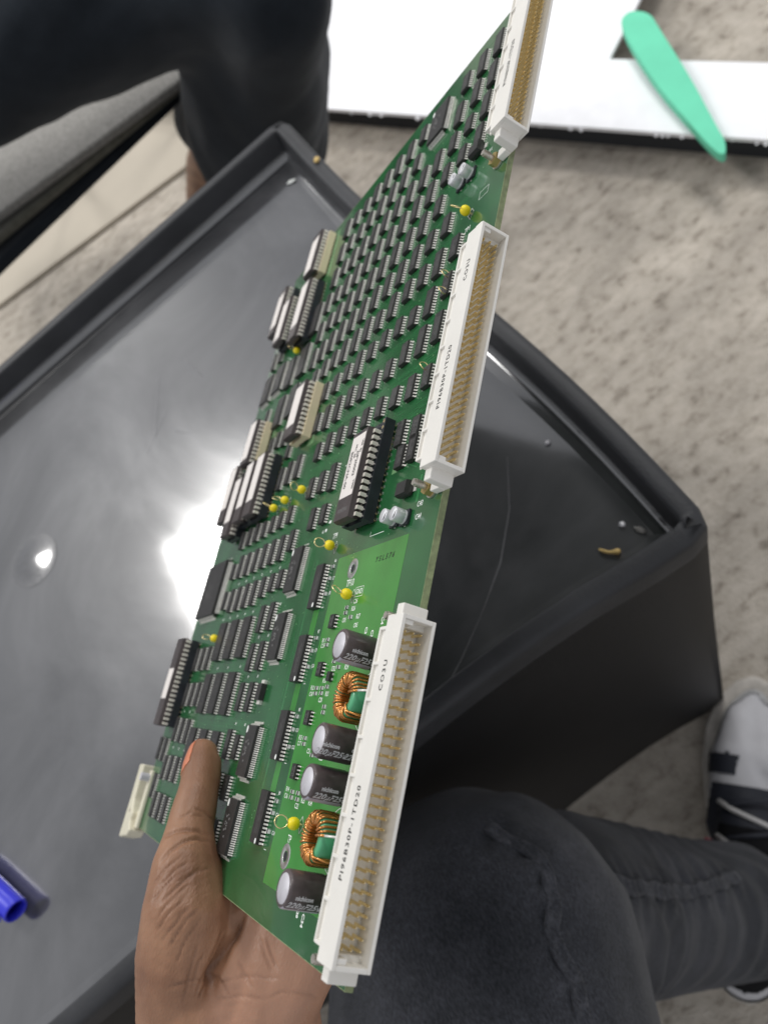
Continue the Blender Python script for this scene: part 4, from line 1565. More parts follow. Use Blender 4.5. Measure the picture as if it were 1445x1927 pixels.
# ---- electrolytic cans
def build_can(u, v, rotz, wear):
    mb = MBmm()
    n = 40
    R_, H_ = 5.05, 14.0
    mb.lathe([(R_ - 0.25, 0.15), (R_, 0.5), (R_, 1.6), (R_ - 0.35, 2.1), (R_ - 0.35, 2.6), (R_, 3.1), (R_, H_ - 0.9), (R_ - 0.12, H_ - 0.35), (R_ - 0.5, H_ - 0.02), (R_ - 0.95, H_ + 0.02), (R_ - 1.1, H_ - 0.12)], n)
    b = bpart('electrolytic_can', mb, ['sleeve'], board, (u, v, 0))
    mb = MBmm()
    mb.lathe([(R_ - 1.05, H_ - 0.25), (R_ - 1.15, H_ - 0.05), (0.0001, H_ - 0.05)], n)
    for a in (0.3, 0.3 + 2.094, 0.3 + 4.189):
        c, s = math.cos(a), math.sin(a)
        w = 0.10
        mb.add([(-s * w, c * w, H_ - 0.03), (s * w, -c * w, H_ - 0.03), (c * 3.2 + s * w, s * 3.2 - c * w, H_ - 0.03), (c * 3.2 - s * w, s * 3.2 + c * w, H_ - 0.03)], [(0, 1, 2, 3)], 1)
    bpart('can_top', mb, ['aluminium', 'bright_aluminium'], b)
    # pale polarity stripe down the sleeve
    mb = MBmm()
    a0 = math.radians(172 + wear * 8)
    a1 = a0 + math.radians(42)
    k = 10
    vs = []
    for i in range(k + 1):
        t = a0 + (a1 - a0) * i / k
        for z, r in ((3.3, R_ + 0.015), (H_ - 1.0, R_ + 0.015), (H_ - 0.35, R_ - 0.1), (H_ - 0.05, R_ - 0.48)):
            vs.append((r * math.cos(t), r * math.sin(t), z))
    fs = []
    for i in range(k):
        for q in range(3):
            fs.append((i * 4 + q, (i + 1) * 4 + q, (i + 1) * 4 + q + 1, i * 4 + q + 1))
    mb.add(vs, fs, 0, True)
    bpart('polarity_stripe', mb, ['sleeve_stripe'], b)
    # print wrapped on the sleeve; runs from the top of the can towards the board
    def wrap(s, size, ang, z_start, shear=0.0, bold=0.06, sx=0.92):
        me = text_mesh(s, size * MM, sx, bold=bold * MM, shear=shear)
        bmx = bmesh.new()
        bmx.from_mesh(me)
        for v_ in bmx.verts:
            x, y = v_.co.x / MM, v_.co.y / MM
            a = ang + y / (R_ + 0.03)
            zz = z_start - x
            v_.co = Vector(((R_ + 0.03) * math.cos(a), (R_ + 0.03) * math.sin(a), zz)) * MM
        bmx.to_mesh(me)
        bmx.free()
        me.materials.clear()
        me.materials.append(MATS['pale_ink'])
        link('printed_text', me, b)
    base = math.radians(-119 + rotz)
    wrap('nichicon', 1.7, base + 0.26, 8.8 - wear)
    wrap('220\u00b5F25v', 2.7, base - 0.20, 8.3 - wear, 0.25)
    wrap('nichicon', 1.7, base + 0.26, -0.4 - wear)
    wrap('220\u00b5F25v', 2.7, base - 0.20, -0.9 - wear, 0.25)
for i, (u, v, rz, wear) in enumerate(((85.4, 19.4, 0, 0.0), (57.6, 18.6, 3, -3.0), (46.0, 20.1, 2, 0.3), (18.1, 19.7, 0, -0.4))):
    build_can(u, v, rz, wear)

# ---- wound toroids
def build_toroid(u, v):
    mb = MBmm()
    ro, ri, h0, h1 = 6.8, 3.9, 1.4, 8.2
    prof = [(ri, h0 + 0.7), (ri + 0.5, h0), (ro - 0.7, h0), (ro, h0 + 0.7), (ro, h1 - 0.7), (ro - 0.7, h1), (ri + 0.5, h1), (ri, h1 - 0.7), (ri, h0 + 0.7)]
    mb.lathe(prof, 40)
    b = bpart('wound_toroid', mb, ['ferrite_green'], board, (u, v, 0))
    wr = 0.37
    nturn = 27
    gap = math.radians(64)
    a_mid = math.radians(-90 - 10)
    me_turn = None
    for i in range(nturn):
        a = a_mid + gap / 2 + (2 * math.pi - gap) * i / (nturn - 1)
        if me_turn is None:
            m2 = MBmm()
            e = wr
            loop = [(ri - e, h0 + 1.0), (ri - e, h1 - 1.0), (ri - e + 0.25, h1 - 0.2), (ri + 0.5, h1 + e), (ro - 0.7, h1 + e), (ro + e - 0.3, h1 - 0.2), (ro + e, h1 - 1.0),
                    (ro + e, h0 + 1.0), (ro + e - 0.3, h0 + 0.2), (ro - 0.7, h0 - e), (ri + 0.5, h0 - e), (ri - e + 0.25, h0 + 0.2)]
            m2.tube([(x, 0.22 * math.sin(k), z) for k, (x, z) in enumerate(loop)], wr, 6, 0, True)
            me_turn = m2.mesh('wire_turn', ['copper'])
        o = bpart('wire_turn', me_turn, None, b, (0, 0, 0.12 * math.sin(i * 2.4)), (0.02 * math.sin(i * 1.7), 0.03 * math.cos(i * 2.3), a + 0.02 * math.sin(i * 3.1)))
    # leads to the pads, tinned at the ends
    m2 = MBmm()
    m2.tube([(0.6, -2.6, 8.0), (1.0, -4.4, 8.9), (1.3, -6.4, 8.6), (1.5, -8.2, 8.0)], 0.36, 8, 0)
    bpart('lead', m2, ['copper'], b)
    m2 = MBmm()
    m2.tube([(1.5, -8.2, 8.0), (1.8, -10.4, 6.8), (2.0, -12.3, 3.5), (2.0, -12.6, 0.1)], 0.34, 8, 0)
    bpart('tinned_lead', m2, ['tin'], b)
    m2 = MBmm()
    m2.tube([(-3.4, -2.2, 8.0), (-4.6, -4.6, 8.6), (-5.2, -6.2, 5.0), (-5.4, -6.8, 0.1)], 0.34, 8, 0)
    bpart('lead', m2, ['copper'], b)
    # silk ring printed round it
    m3 = MBmm()
    k = 56
    vs = []
    for i in range(k):
        t = 2 * math.pi * i / k
        for r in (9.1, 9.3):
            vs.append((u + r * math.cos(t), v - 0.5 + r * math.sin(t), 0.055))
    m3.add(vs, [(2 * i, 2 * i + 1, (2 * i + 3) % (2 * k), (2 * i + 2) % (2 * k)) for i in range(k)])
    bpart('printed_ring', m3, ['silk'])
build_toroid(71.6, 20.6)
build_toroid(31.8, 21.6)

# ---- test points: yellow bead on a wire loop
def tp_loop(mb, w0, r, lean=0.0, yaw=0.0):
    k = 14
    pts = [(0.0, 0.0, w0)]
    for i in range(k + 1):
        t = -math.pi / 2 + 0.35 + (2 * math.pi - 0.7) * i / k
        pts.append((r * math.cos(t), lean * (r + r * math.sin(t)), w0 + r + 0.4 + r * math.sin(t)))
    pts.append((0.0, 0.0, w0))
    c, s = math.cos(yaw), math.sin(yaw)
    mb.tube([(x * c - y * s, x * s + y * c, z) for x, y, z in pts], 0.2, 6)
for i, (u, v, yaw) in enumerate(((130.9, 77.0, 0.25), (108.0, 49.6, 0.8), (32.3, 49.7, 0.3), (167.6, 129.6, 0.1), (167.4, 151.6, 0.9), (166.6, 166.9, 1.0), (102.1, 211.4, 0.8), (278.1, 208.5, 0.5), (255.9, 20.5, 1.0))):
    mb = MBmm()
    mb.lathe([(0.6, 0.8), (1.5, 1.1), (1.95, 2.0), (2.0, 2.6), (1.85, 3.5), (1.3, 4.3), (0.35, 4.6)], 20)
    b = bpart('test_point', mb, ['yellow_bead'], board, (u, v, 0))
    mb = MBmm()
    mb.cyl((0, 0, 0.02), (0, 0, 0.8), 0.4, n=10)
    tp_loop(mb, 4.3, 2.0, 0.25 * (-1) ** i, yaw)
    bpart('wire_loop', mb, ['gold'], b)
    mb = MBmm()
    for (x0, y0, x1, y1) in ((-2.6, 0, 0, 2.0), (0, 2.0, 2.6, 0), (2.6, 0, 0, -2.0), (0, -2.0, -2.6, 0)):
        d = Vector((x1 - x0, y1 - y0, 0)).normalized()
        s = Vector((-d.y, d.x, 0)) * 0.09
        mb.add([(x0 + s.x, y0 + s.y, 0.055), (x0 - s.x, y0 - s.y, 0.055), (x1 - s.x, y1 - s.y, 0.055), (x1 + s.x, y1 + s.y, 0.055)], [(0, 1, 2, 3)])
    bpart('printed_diamond', mb, ['silk'], b)
for (u, v) in ((229.4, 25.0), (221.6, 24.4), (189.9, 26.0)):
    mb = MBmm()
    k = 18
    mb.tube([(1.9 * math.cos(2 * math.pi * i / k), 0.25 * math.sin(4 * math.pi * i / k), 3.2 + 1.7 * math.sin(2 * math.pi * i / k)) for i in range(k)], 0.2, 6, 0, True)
    bpart('jumper_wire', mb, ['gold'], board, (u, v, 0), (0, 0, 0.4))

# ---- small silver cans and diodes by the connectors
def small_can(u, v):
    mb = MBmm()
    mb.box((-2.7, -2.7, 0.2), (2.7, 2.7, 1.0), 0)
    b = bpart('small_can', mb, ['socket_black'], board, (u, v, 0))
    mb = MBmm()
    mb.lathe([(2.35, 1.0), (2.5, 1.2), (2.5, 1.5), (2.3, 1.75), (2.5, 2.1), (2.5, 5.2), (2.35, 5.45), (0.0001, 5.5)], 26)
    bpart('metal_sleeve', mb, ['bright_aluminium'], b)
    mb = MBmm()
    pts = [(2.2 * math.cos(t), 2.2 * math.sin(t)) for t in np.linspace(math.radians(200), math.radians(290), 9)]
    mb.prism(pts, 5.505, 5.54)
    bpart('polarity_mark', mb, ['black_ink'], b)
    mb = MBmm()
    for s in (-1, 1):
        mb.box((s * 2.0 - 0.9, -0.45, 0.03), (s * 2.0 + 0.9, 0.45, 0.19))
    bpart('terminal', mb, ['tin'], b)
for u, v in ((132.0, 27.8), (131.2, 20.6), (279.2, 33.6), (279.0, 26.4)):
    small_can(u, v)
for u, v in ((141.6, 23.2), (288.8, 24.0)):
    mb = MBmm()
    mb.chip_body((-2.6, -3.6, 0.3), (2.6, 3.6, 3.4), 0.3, 0)
    b = bpart('power_diode', mb, ['epoxy'], board, (u, v, 0))
    mb = MBmm()
    for s in (-1, 1):
        a, c = sorted((s * 3.4, s * 5.2))
        mb.box((-1.1, a, 0.05), (1.1, c, 0.3))
    bpart('terminal', mb, ['tin'], b)

# ---- chip resistors and capacitors
def chip_res_mesh(l, w, h, m):
    mb = MBmm()
    mb.box((-w / 2, -l / 2 + 0.3, 0.06), (w / 2, l / 2 - 0.3, h), 0)
    for s in (-1, 1):
        a, c = sorted((s * l / 2, s * (l / 2 - 0.3)))
        mb.box((-w / 2 - 0.01, a, 0.05), (w / 2 + 0.01, c, h + 0.02), 1)
    return mb.mesh('chip_resistor', [m, 'silk'])
CR = chip_res_mesh(2.0, 1.25, 0.6, 'resistor_black')
CC = chip_res_mesh(2.0, 1.25, 0.9, 'epoxy_brown')
for i, (u, v) in enumerate(((104.0, 51.9), (102.1, 51.9), (100.1, 46.9), (94.4, 73.7), (93.1, 62.2), (91.2, 62.2), (84.9, 52.4), (82.8, 47.6), (75.8, 62.2), (75.8, 57.6), (76.2, 53.3),
                            (73.9, 62.2), (74.0, 57.2), (69.5, 51.9), (67.6, 51.8), (65.6, 74.2), (58.6, 62.2), (56.7, 62.1), (41.0, 62.3), (41.1, 57.2), (39.2, 62.2), (39.2, 56.7),
                            (36.6, 74.3), (122.4, 73.9), (53.6, 53.0))):
    link('chip_resistor', CR, board, (u * MM, v * MM, 0))
for i, (u, v) in enumerate(((117.6, 74.5), (111.5, 75.0), (89.6, 75.0), (83.6, 75.0), (61.0, 75.0), (55.0, 75.0), (32.6, 75.0), (26.6, 75.0))):
    link('chip_capacitor', CC, board, (u * MM, v * MM, 0))
mb = MBmm()
mb.box((-1.6, -1.3, 0.08), (1.6, 1.3, 1.5))
for s in (-1, 1):
    mb.box((-1.2, s * 1.3 - 0.5, 0.05), (-0.5, s * 1.3 + 0.5, 0.5), 1)
    mb.box((0.5, s * 1.3 - 0.5, 0.05), (1.2, s * 1.3 + 0.5, 0.5), 1)
bpart('transistor', mb, ['epoxy', 'tin'], board, (79.6, 52.2, 0))
mb = MBmm()
mb.box((-3.4, -2.6, 0.1), (3.4, 2.6, 2.3))
for s in (-1, 1):
    a, c = sorted((s * 3.3, s * 5.0))
    mb.box((a, -1.9, 0.05), (c, 1.9, 1.2), 1)
bpart('power_diode', mb, ['epoxy', 'tin'], board, (74.2, 118.6, 0))

# ---- plated mounting holes
for u, v in ((119.0, 55.4), (21.8, 56.6)):
    mb = MBmm()
    mb.lathe([(3.9, 0.05), (3.8, 0.09), (1.75, 0.09), (1.65, 0.0), (1.6, -0.6)], 28)
    b = bpart('plated_hole', mb, ['solder'], board, (u, v, 0))
    mb = MBmm()
    mb.prism([(1.62 * math.cos(k * .3927), 1.62 * math.sin(k * .3927)) for k in range(16)], -0.0, 0.045)
    bpart('hole_shadow', mb, ['black_ink'], b) if False else None
    mb = MBmm()
    mb.cyl((0, 0, 0.06), (0.0, 0, 0.075), 1.5, n=18)
    bpart('bore', mb, ['socket_black'], b)

# ---- silk screen print
SILK = [('TP9', 136.1, 80.2, 3.0), ('R6', 124.8, 73.6, 1.6), ('C7', 117.5, 71.5, 1.6), ('C8', 111.7, 71.9, 1.6), ('TP10', 113.4, 54.7, 3.4), ('GND', 109.2, 45.4, 2.5), ('C26', 105.8, 46.5, 2.1),
        ('R26', 103.2, 46.9, 2.1), ('R27', 100.0, 41.6, 2.1), ('CR1', 99.5, 52.4, 2.1), ('CR5', 96.9, 42.0, 2.0), ('R7', 96.9, 73.6, 1.6), ('C9', 89.8, 72.0, 1.6), ('C10', 83.9, 71.4, 1.6),
        ('R11', 93.1, 66.6, 2.0), ('C15', 91.1, 66.6, 2.0), ('CR2', 82.4, 52.2, 2.1), ('R29', 82.7, 41.8, 2.1), ('R20', 85.0, 46.5, 2.0), ('R16', 78.3, 57.6, 2.0), ('R12', 75.9, 66.9, 2.0),
        ('C18', 73.7, 66.9, 2.0), ('R21', 73.8, 52.8, 2.0), ('C20', 71.7, 57.3, 2.1), ('R8', 68.1, 74.2, 1.6), ('C11', 60.9, 71.6, 1.6), ('C12', 55.0, 71.6, 1.6), ('R13', 58.6, 67.2, 2.0),
        ('C17', 56.6, 67.1, 2.0), ('C21', 54.6, 57.2, 2.0), ('R9', 39.2, 74.2, 1.6), ('R14', 41.3, 67.8, 2.0), ('C16', 39.1, 67.8, 2.0), ('R25', 39.3, 52.5, 2.1), ('R34', 39.3, 46.4, 2.1),
        ('C22', 37.1, 56.8, 2.1), ('C13', 32.3, 71.7, 1.6), ('C14', 26.5, 71.2, 1.6), ('TP', 26.9, 56.4, 3.0), ('C25', 53.2, 46.0, 2.1), ('C43', 134.8, 13.3, 2.4), ('C44', 130.2, 12.8, 2.4),
        ('R5', 140.5, 94.9, 1.6), ('C2', 90.6, 42.0, 2.0), ('TP1', 248.5, 20.5, 2.8), ('C51', 283.0, 15.4, 2.0), ('C53', 279.6, 15.0, 2.0)]
for s, u, v, sz in SILK:
    btext(s, u, v, 0.055, sz * 1.12, 'n', 'silk', sx=0.8, bold=0.03)
for s, u, v, sz in (('C34', 8.4, 33.4, 2.2), ('C28', 9.6, 37.8, 1.8), ('C31', 92.6, 28.2, 2.1), ('C3', 94.5, 33.0, 2.0), ('C4', 97.0, 22.5, 2.2)):
    btext(s, u, v, 0.055, sz * 1.1, 'down', 'silk', sx=0.9, bold=0.07)
btext('Y5L576', 119.4, 31.0, 0.06, 2.7, 'n', 'black_ink', sx=1.0, bold=0.07, space=1.75, shear=0.3)
def silk_rect(u0, v0, u1, v1, w=0.16):
    mb = MBmm()
    for (a, b_, c, d) in ((u0, v0, u1, v0 + w), (u0, v1 - w, u1, v1), (u0, v0, u0 + w, v1), (u1 - w, v0, u1, v1)):
        mb.add([(a, b_, 0.056), (c, b_, 0.056), (c, d, 0.056), (a, d, 0.056)], [(0, 1, 2, 3)])
    bpart('printed_frame', mb, ['silk'])
silk_rect(107.4, 42.2, 111.0, 48.4)
silk_rect(259.5, 10.6, 263.2, 16.4)
for (a, b_, c, d) in ((129.6, 36, 129.8, 46.5), (129.6, 46.4, 131.5, 46.6), (143.5, 88.3, 144.6, 90.4), (140.2, 91.0, 141.4, 92.8), (171.0, 80.0, 172.4, 82.2), (168.6, 84.0, 169.0, 87.5),
                      (106.4, 74.4, 106.6, 76.6), (77.4, 74.4, 77.6, 76.4), (49.2, 74.4, 49.4, 76.4), (20.6, 74.4, 20.8, 76.4)):
    mb = MBmm()
    mb.add([(a, b_, 0.056), (c, b_, 0.056), (c, d, 0.056), (a, d, 0.056)], [(0, 1, 2, 3)])
    bpart('printed_line', mb, ['silk'])
for (u, v) in [(112.2, 125.5 + 12.5 * k) for k in range(8)] + [(131.0, 127 + 12.5 * k) for k in range(7)] + [(85.6, 160), (85.6, 180), (85.6, 198), (80.5, 131), (80.5, 144), (98.5, 131), (98.5, 144), (60, 131), (60, 144),
               (44.0, 218), (44.0, 230), (44.0, 243), (63.2, 217), (63.2, 229), (63.2, 241)]:
    mb = MBmm()
    mb.add([(u, v, 0.056), (u + 1.2, v - 0.7, 0.056), (u + 1.3, v + 0.2, 0.056), (u + 0.3, v + 0.7, 0.056)], [(0, 1, 2, 3)])
    bpart('printed_mark', mb, ['silk'])

# ---- ejector lever at the far corner
def build_ejector():
    outline = [(32.0, 279.0), (31.5, 289.2), (12.5, 288.2), (-8.6, 289.2), (-5.4, 272.0), (-2.0, 268.5), (2.5, 273.5), (6.5, 272.5), (9.0, 275.8), (13.0, 279.0), (22.0, 279.4)]
    mb = MBmm()
    mb.prism(list(outline), -4.0, 5.0)
    b = bpart('ejector_lever', mb, ['ivory_plastic'])
    bevel(b, 0.001, 3)
    mb = MBmm()
    mb.box((-0.5, 266.0, 0.05), (30, 271.5, 2.2))
    mb.box((2.0, 271.4, -3.0), (8.0, 277.0, 2.0))
    o = bpart('lever_mount', mb, ['ivory_plastic'], b)
    bevel(o, 0.0006, 2)
    mb = MBmm()
    mb.cyl((26.0, 268.5, 0.1), (26.0, 268.5, 7.0), 2.2, n=20)
    bpart('stop_pin', mb, ['aluminium'], b)
    mb = MBmm()
    mb.cyl((7.0, 279.5, 5.0), (7.0, 279.5, 5.3), 0.9, n=14)
    bpart('pivot_pin', mb, ['steel'], b)
build_ejector()


# ================================================================== LEFT HAND gripping the near edge of the board
CREASE = {
 'strong': [[(13.1,125.4,22.8),(14.9,125.1,19.8),(16.9,124.0,15.6),(18.1,121.4,10.7),(17.6,117.9,7.1)],
            [(6.4,114.5,23.2),(10.9,114.5,21.1),(13.4,119.8,15.6),(15.7,118.5,10.7),(15.7,115.6,7.2)]],
 'fine': [[(-1.9,112.9,24.8),(5.1,112.8,21.1),(10.4,111.7,16.7)],[(-1.0,111.7,22.3),(5.3,111.0,18.1),(8.4,110.1,15.1)],[(-2.4,108.8,18.4),(3.1,108.3,14.7),(7.2,106.7,10.0),(8.8,105.3,7.0)],
          [(-10.9,107.8,21.4),(-3.9,107.8,17.5),(1.7,107.0,13.2)],[(-14.6,106.5,20.5),(-7.7,106.4,17.3),(-2.4,105.9,13.6)],[(-17.2,106.3,17.8),(-8.7,104.1,14.2),(-5.3,103.8,11.9)],
          [(-19.8,106.1,15.1),(-10.5,102.5,12.7),(-4.7,102.3,9.1)],[(-24.0,105.7,10.9),(-15.5,102.4,10.6),(-7.1,100.5,7.5)],[(-30.8,105.5,4.6),(-21.5,102.6,6.1),(-15.2,100.4,6.5)],
          [(-31.8,105.1,3.0),(-24.2,102.7,3.9),(-17.8,100.2,3.8)],[(-33.3,104.9,1.3),(-26.2,102.3,1.4),(-23.5,101.0,0.8)],[(-6.4,110.7,23.5),(-1.3,110.8,21.0),(2.9,110.4,18.2)],
          [(-35.9,107.1,4.0),(-29.1,105.1,5.2),(-24.7,103.7,5.8)],[(-33.6,104.5,0.0),(-29.7,102.8,-0.4),(-26.9,101.4,-1.3)],[(24.7,129.8,11.9),(24.4,126.4,8.2),(22.8,122.0,4.8)],
          [(22.5,127.8,12.5),(23.0,125.5,8.8)],[(20.2,128.8,16.9),(23.1,128.5,12.6)],[(1.3,109.4,17.3),(4.5,108.2,13.7),(8.3,107.1,10.2)],[(-5.7,109.1,20.7),(1.3,108.6,16.1),(4.9,107.2,12.0)]],
 'deep': [[(-29.8,101.8,-2.8),(-24.3,100.4,-1.3),(-19.0,98.0,-2.1),(-10.3,94.2,-3.2),(-3.3,94.1,-5.0)]],
 'line': [[(-20.9,100.1,0.8),(-14.5,97.6,0.7),(-8.6,95.4,0.3)],[(-32.0,108.7,10.8),(-27.3,103.6,3.4),(-27.0,100.3,-3.7),(-24.4,97.1,-8.8)],[(-24.4,97.1,-8.8),(-21.7,93.2,-15.1),(-20.9,89.5,-22.6)],
          [(-28.7,93.9,-19.4),(-24.6,90.1,-24.5),(-23.6,86.6,-31.4),(-24.7,84.7,-36.6)],[(-19.7,90.5,-19.5),(-14.5,90.3,-15.5),(-8.9,89.9,-11.8)],[(-17.8,89.2,-20.6),(-13.5,89.3,-17.0),(-8.4,88.7,-14.0)],
          [(-32.3,101.5,-5.6),(-29.0,96.4,-14.1),(-28.6,93.6,-19.9)],[(-18.2,95.2,-7.8),(-23.1,95.1,-12.0),(-26.1,94.7,-15.4)],[(-25.2,99.9,-3.1),(-30.1,98.8,-9.6)]]}

def build_hand():
    # chains of (u, v, w, radius) in board millimetres
    thumb = [(46.0, 146.1, 9.9, 6.4), (39.4, 141.7, 10.2, 7.7), (30.5, 134.8, 10.8, 8.4), (17.8, 128.8, 12.1, 9.2), (4.7, 120.8, 11.8, 12.6), (-8.6, 117.3, 8.5, 16.5), (-23.8, 119.0, 4.9, 17.0), (-42.2, 124.0, -1.8, 17.0)]
    pad = [(42.0, 143.0, 8.6, 6.6), (34.5, 138.0, 9.2, 7.4)]
    web = [(2.0, 124.0, 2.0, 10.5), (-4.0, 122.0, -8.0, 11.0), (-9.5, 114.5, -17.7, 14.0)]
    palm1 = [(-42.0, 121.0, -18.0, 19.0), (-23.0, 116.0, -18.0, 18.0), (-9.5, 113.0, -19.5, 15.0), (12.0, 117.0, -18.5, 12.5), (28.0, 121.0, -17.5, 10.5)]
    palm2 = [(-40.0, 112.0, -28.0, 18.0), (-20.0, 106.0, -28.0, 17.0), (8.0, 107.0, -28.0, 14.0), (33.0, 110.0, -26.0, 10.5)]
    palm3 = [(-38.0, 108.0, -32.0, 15.0), (-22.0, 98.0, -31.0, 13.5), (6.0, 99.0, -33.0, 13.5), (32.0, 100.0, -32.0, 10.0)]
    palm4 = [(-36.0, 105.0, -32.5, 13.0), (-24.0, 93.0, -32.0, 10.0), (2.0, 92.0, -38.0, 12.0), (24.0, 91.0, -38.0, 9.2)]
    fore1 = [(-42.0, 121.0, -6.0, 18.0), (-66.0, 126.0, -16.0, 20.5), (-115.0, 139.0, -33.0, 25.0), (-165.0, 152.0, -50.0, 29.0)]
    fore2 = [(-37.0, 107.0, -33.0, 15.5), (-62.0, 112.0, -42.0, 19.0), (-115.0, 127.0, -55.0, 25.0), (-165.0, 140.0, -70.0, 29.0)]
    f_i = [(28, 121, -17.5, 10.0), (48, 124, -17, 8.8), (66, 126, -16, 8.6), (88, 126, -12.5, 7.6), (104, 125, -10.2, 6.6)]
    f_m = [(33, 110, -26, 10.0), (56, 110, -27, 9.0), (76, 109, -24, 8.6), (99, 107, -15, 7.7), (113, 106, -10.6, 6.8)]
    f_r = [(32, 100, -32, 9.6), (54, 97, -34, 8.6), (72, 94, -31, 8.2), (94, 91, -19, 7.4), (106, 89, -11.2, 6.6)]
    f_p = [(24, 91, -38, 8.8), (42, 86, -40, 7.8), (58, 81, -37, 7.4), (74, 77, -26, 6.6), (84, 75, -17, 5.8)]
    S = lambda ch: [tuple(np.array(q, float) * MM) for q in ch]
    me = blob_mesh('arm', [S(c) for c in (thumb, pad, web, palm1, palm2, palm3, palm4, fore1, fore2, f_i, f_m, f_r, f_p)], 0.00072, 14)
    co = get_co(me) / MM
    no = get_no(me)
    nh = np.array([-0.1906, 0.9273, -0.3221])
    nh /= np.linalg.norm(nh)
    e1 = np.cross(nh, [1, 0, 0])
    e1 /= np.linalg.norm(e1)
    e2 = np.cross(nh, e1)
    flat = lambda P: np.c_[P @ e1, P @ e2]
    V2 = flat(co)
    face = np.clip((-(no @ nh) - 0.05) * 4, 0, 1)
    disp = np.zeros(len(co))
    crease_dark = np.zeros(len(co))
    CREASE_DARK = {'strong': 0.24, 'fine': 0.17, 'deep': 0.35, 'line': 0.13}
    # gentle lumps of muscle and tendon
    disp += 0.35 * np.sin(co @ np.array([0.16, 0.05, 0.11]) + 1.0) * np.sin(co @ np.array([0.07, 0.12, -0.15]))
    P2 = None
    spec = {'strong': (1.0, 0.7), 'fine': (0.45, 0.36), 'deep': (4.0, 1.7), 'line': (0.45, 0.5)}
    r = np.random.default_rng(5)
    for kind, lines in CREASE.items():
        dep, sig = spec[kind]
        for ln in lines:
            pts = flat(np.array(ln, float))
            # resample with a slight waver
            fine = []
            for i in range(len(pts) - 1):
                for t in np.linspace(0, 1, 6, endpoint=False):
                    fine.append(pts[i] * (1 - t) + pts[i + 1] * t)
            fine.append(pts[-1])
            fine = np.array(fine)
            fine[1:-1] += r.normal(0, 0.16, (len(fine) - 2, 2))
            for _ in range(1):
                fine[1:-1] = 0.5 * fine[1:-1] + 0.25 * (fine[:-2] + fine[2:])
            best = np.full(len(co), 1e9)
            tt = np.zeros(len(co))
            n = len(fine) - 1
            for i in range(n):
                d, t = seg_dist(V2, fine[i], fine[i + 1])
                m = d < best
                best[m] = d[m]
                tt[m] = (i + t[m]) / n
            taper = np.clip(np.minimum(tt, 1 - tt) * 5 + 0.25, 0, 1)
            g = np.exp(-(best / sig) ** 2) - 0.08 * np.exp(-((best - 2.1 * sig) / (1.1 * sig)) ** 2)
            disp -= dep * g * taper * face
            crease_dark = np.maximum(crease_dark, CREASE_DARK[kind] * np.exp(-(best / (0.62 * sig + 0.1)) ** 2) * taper * face)  # creases darkened in colour as well: pigment plus painted shade
    # fine parallel wrinkles of the thumb base, running with the drawn creases
    dirn = flat(np.array([[10.0, -3.0, -9.0]]))[0]
    dirn /= np.linalg.norm(dirn)
    perp = np.array([-dirn[1], dirn[0]])
    q = V2 @ perp
    l = V2 @ dirn
    c0 = flat(np.array([[-8.0, 106.0, 14.0]]))[0]
    mask = np.exp(-(((V2 - c0) @ dirn) / 22) ** 2 - (((V2 - c0) @ perp) / 20) ** 2) * face
    wav = np.sin(q * 2.6 + 1.3 * np.sin(l * 0.33) + 0.8 * np.sin(l * 0.71 + 1))
    disp += 0.04 * mask * wav
    set_co(me, (co + no * disp[:, None]) * MM)
    # paler skin of the palm, right of the deep fold
    dl = flat(np.array(CREASE['deep'][0], float))
    a, b_ = dl[0], dl[-1]
    d = (b_ - a) / np.linalg.norm(b_ - a)
    side = (V2 - a) @ np.array([-d[1], d[0]])
    ref = (flat(np.array([[-20.0, 92.0, -20.0]]))[0] - a) @ np.array([-d[1], d[0]])
    side = side * np.sign(ref)
    palm = np.clip((side + 1.5) / 7, 0, 1) * face
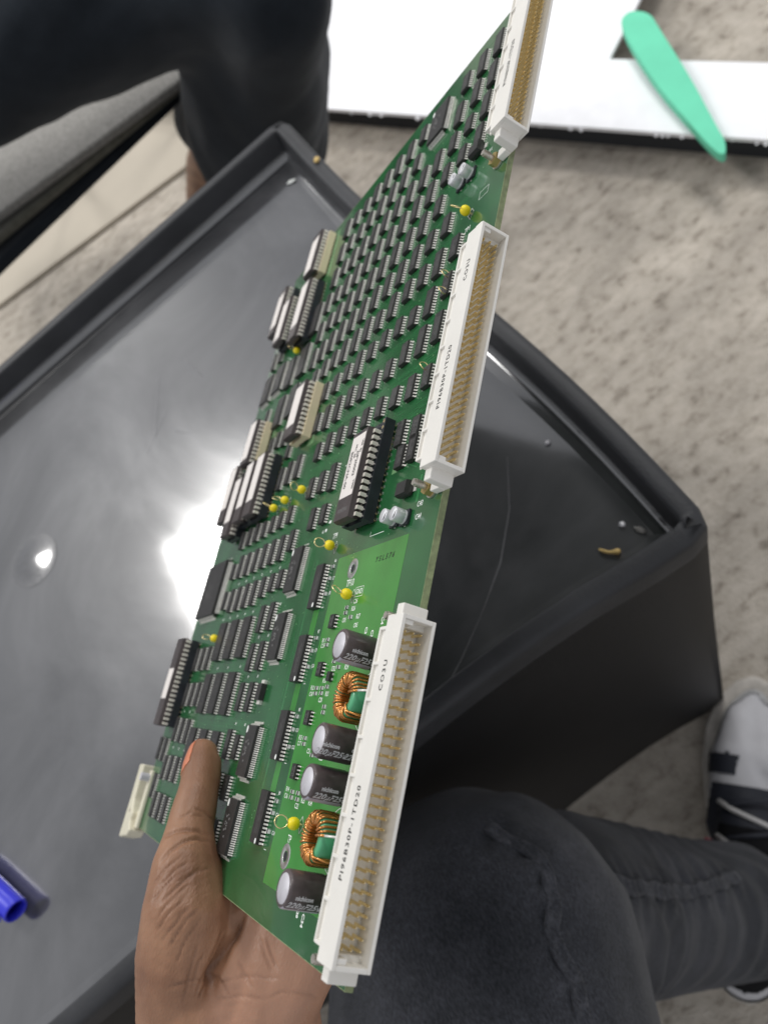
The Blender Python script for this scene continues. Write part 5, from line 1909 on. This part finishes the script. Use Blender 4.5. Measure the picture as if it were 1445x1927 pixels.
    at = me.attributes.new('palm', 'FLOAT', 'POINT')
    at.data.foreach_set('value', (palm * 0.75).astype(np.float32))
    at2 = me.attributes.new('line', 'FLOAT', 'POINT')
    at2.data.foreach_set('value', crease_dark.astype(np.float32))
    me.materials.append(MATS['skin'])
    return me
hand_me = build_hand()
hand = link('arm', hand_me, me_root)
hand.matrix_parent_inverse = me_root.matrix_world.inverted()
hand.matrix_basis = bm4
me_root_loc = Matrix.Translation(me_root.location)
hand.matrix_parent_inverse = me_root_loc.inverted()

def build_nail():
    tip = Vector((46.0, 146.1, 9.9))
    ip = Vector((30.5, 134.8, 10.8))
    ax = (tip - ip).normalized()
    D = Vector((0.03, 0.473, 0.819))
    D = (D - ax * D.dot(ax)).normalized()
    side = ax.cross(D)
    bmx = bmesh.new()
    bmx.from_mesh(hand_me)
    keep = []
    for f in bmx.faces:
        c = f.calc_center_median() / MM
        r = c - tip
        t = r.dot(ax)
        if t < -11 or t > 7.5:
            continue
        rad = r - ax * t
        ang = math.atan2(rad.dot(side), rad.dot(D))
        if abs(ang) < 0.95 - max(0, (-t - 8)) * 0.18 and rad.dot(D) > 0:
            keep.append((f, t))
    ks = set(f for f, t in keep)
    bmesh.ops.delete(bmx, geom=[f for f in bmx.faces if f not in ks], context='FACES')
    for v in bmx.verts:
        v.co += v.normal * 0.00035
    bmesh.ops.smooth_vert(bmx, verts=bmx.verts, factor=0.5, use_axis_x=True, use_axis_y=True, use_axis_z=True)
    bmesh.ops.smooth_vert(bmx, verts=bmx.verts, factor=0.5, use_axis_x=True, use_axis_y=True, use_axis_z=True)
    m2 = bpy.data.meshes.new('fingernail')
    bmx.to_mesh(m2)
    bmx.free()
    m2.materials.clear()
    m2.materials.append(MATS['nail'])
    m2.materials.append(MATS['nail_tip'])
    for p in m2.polygons:
        t = (Vector(p.center) / MM - tip).dot(ax)
        p.material_index = 1 if t > 5.6 else 0
    o = link('fingernail', m2, hand)
    so = o.modifiers.new('s', 'SOLIDIFY')
    so.thickness = 0.0004
build_nail()
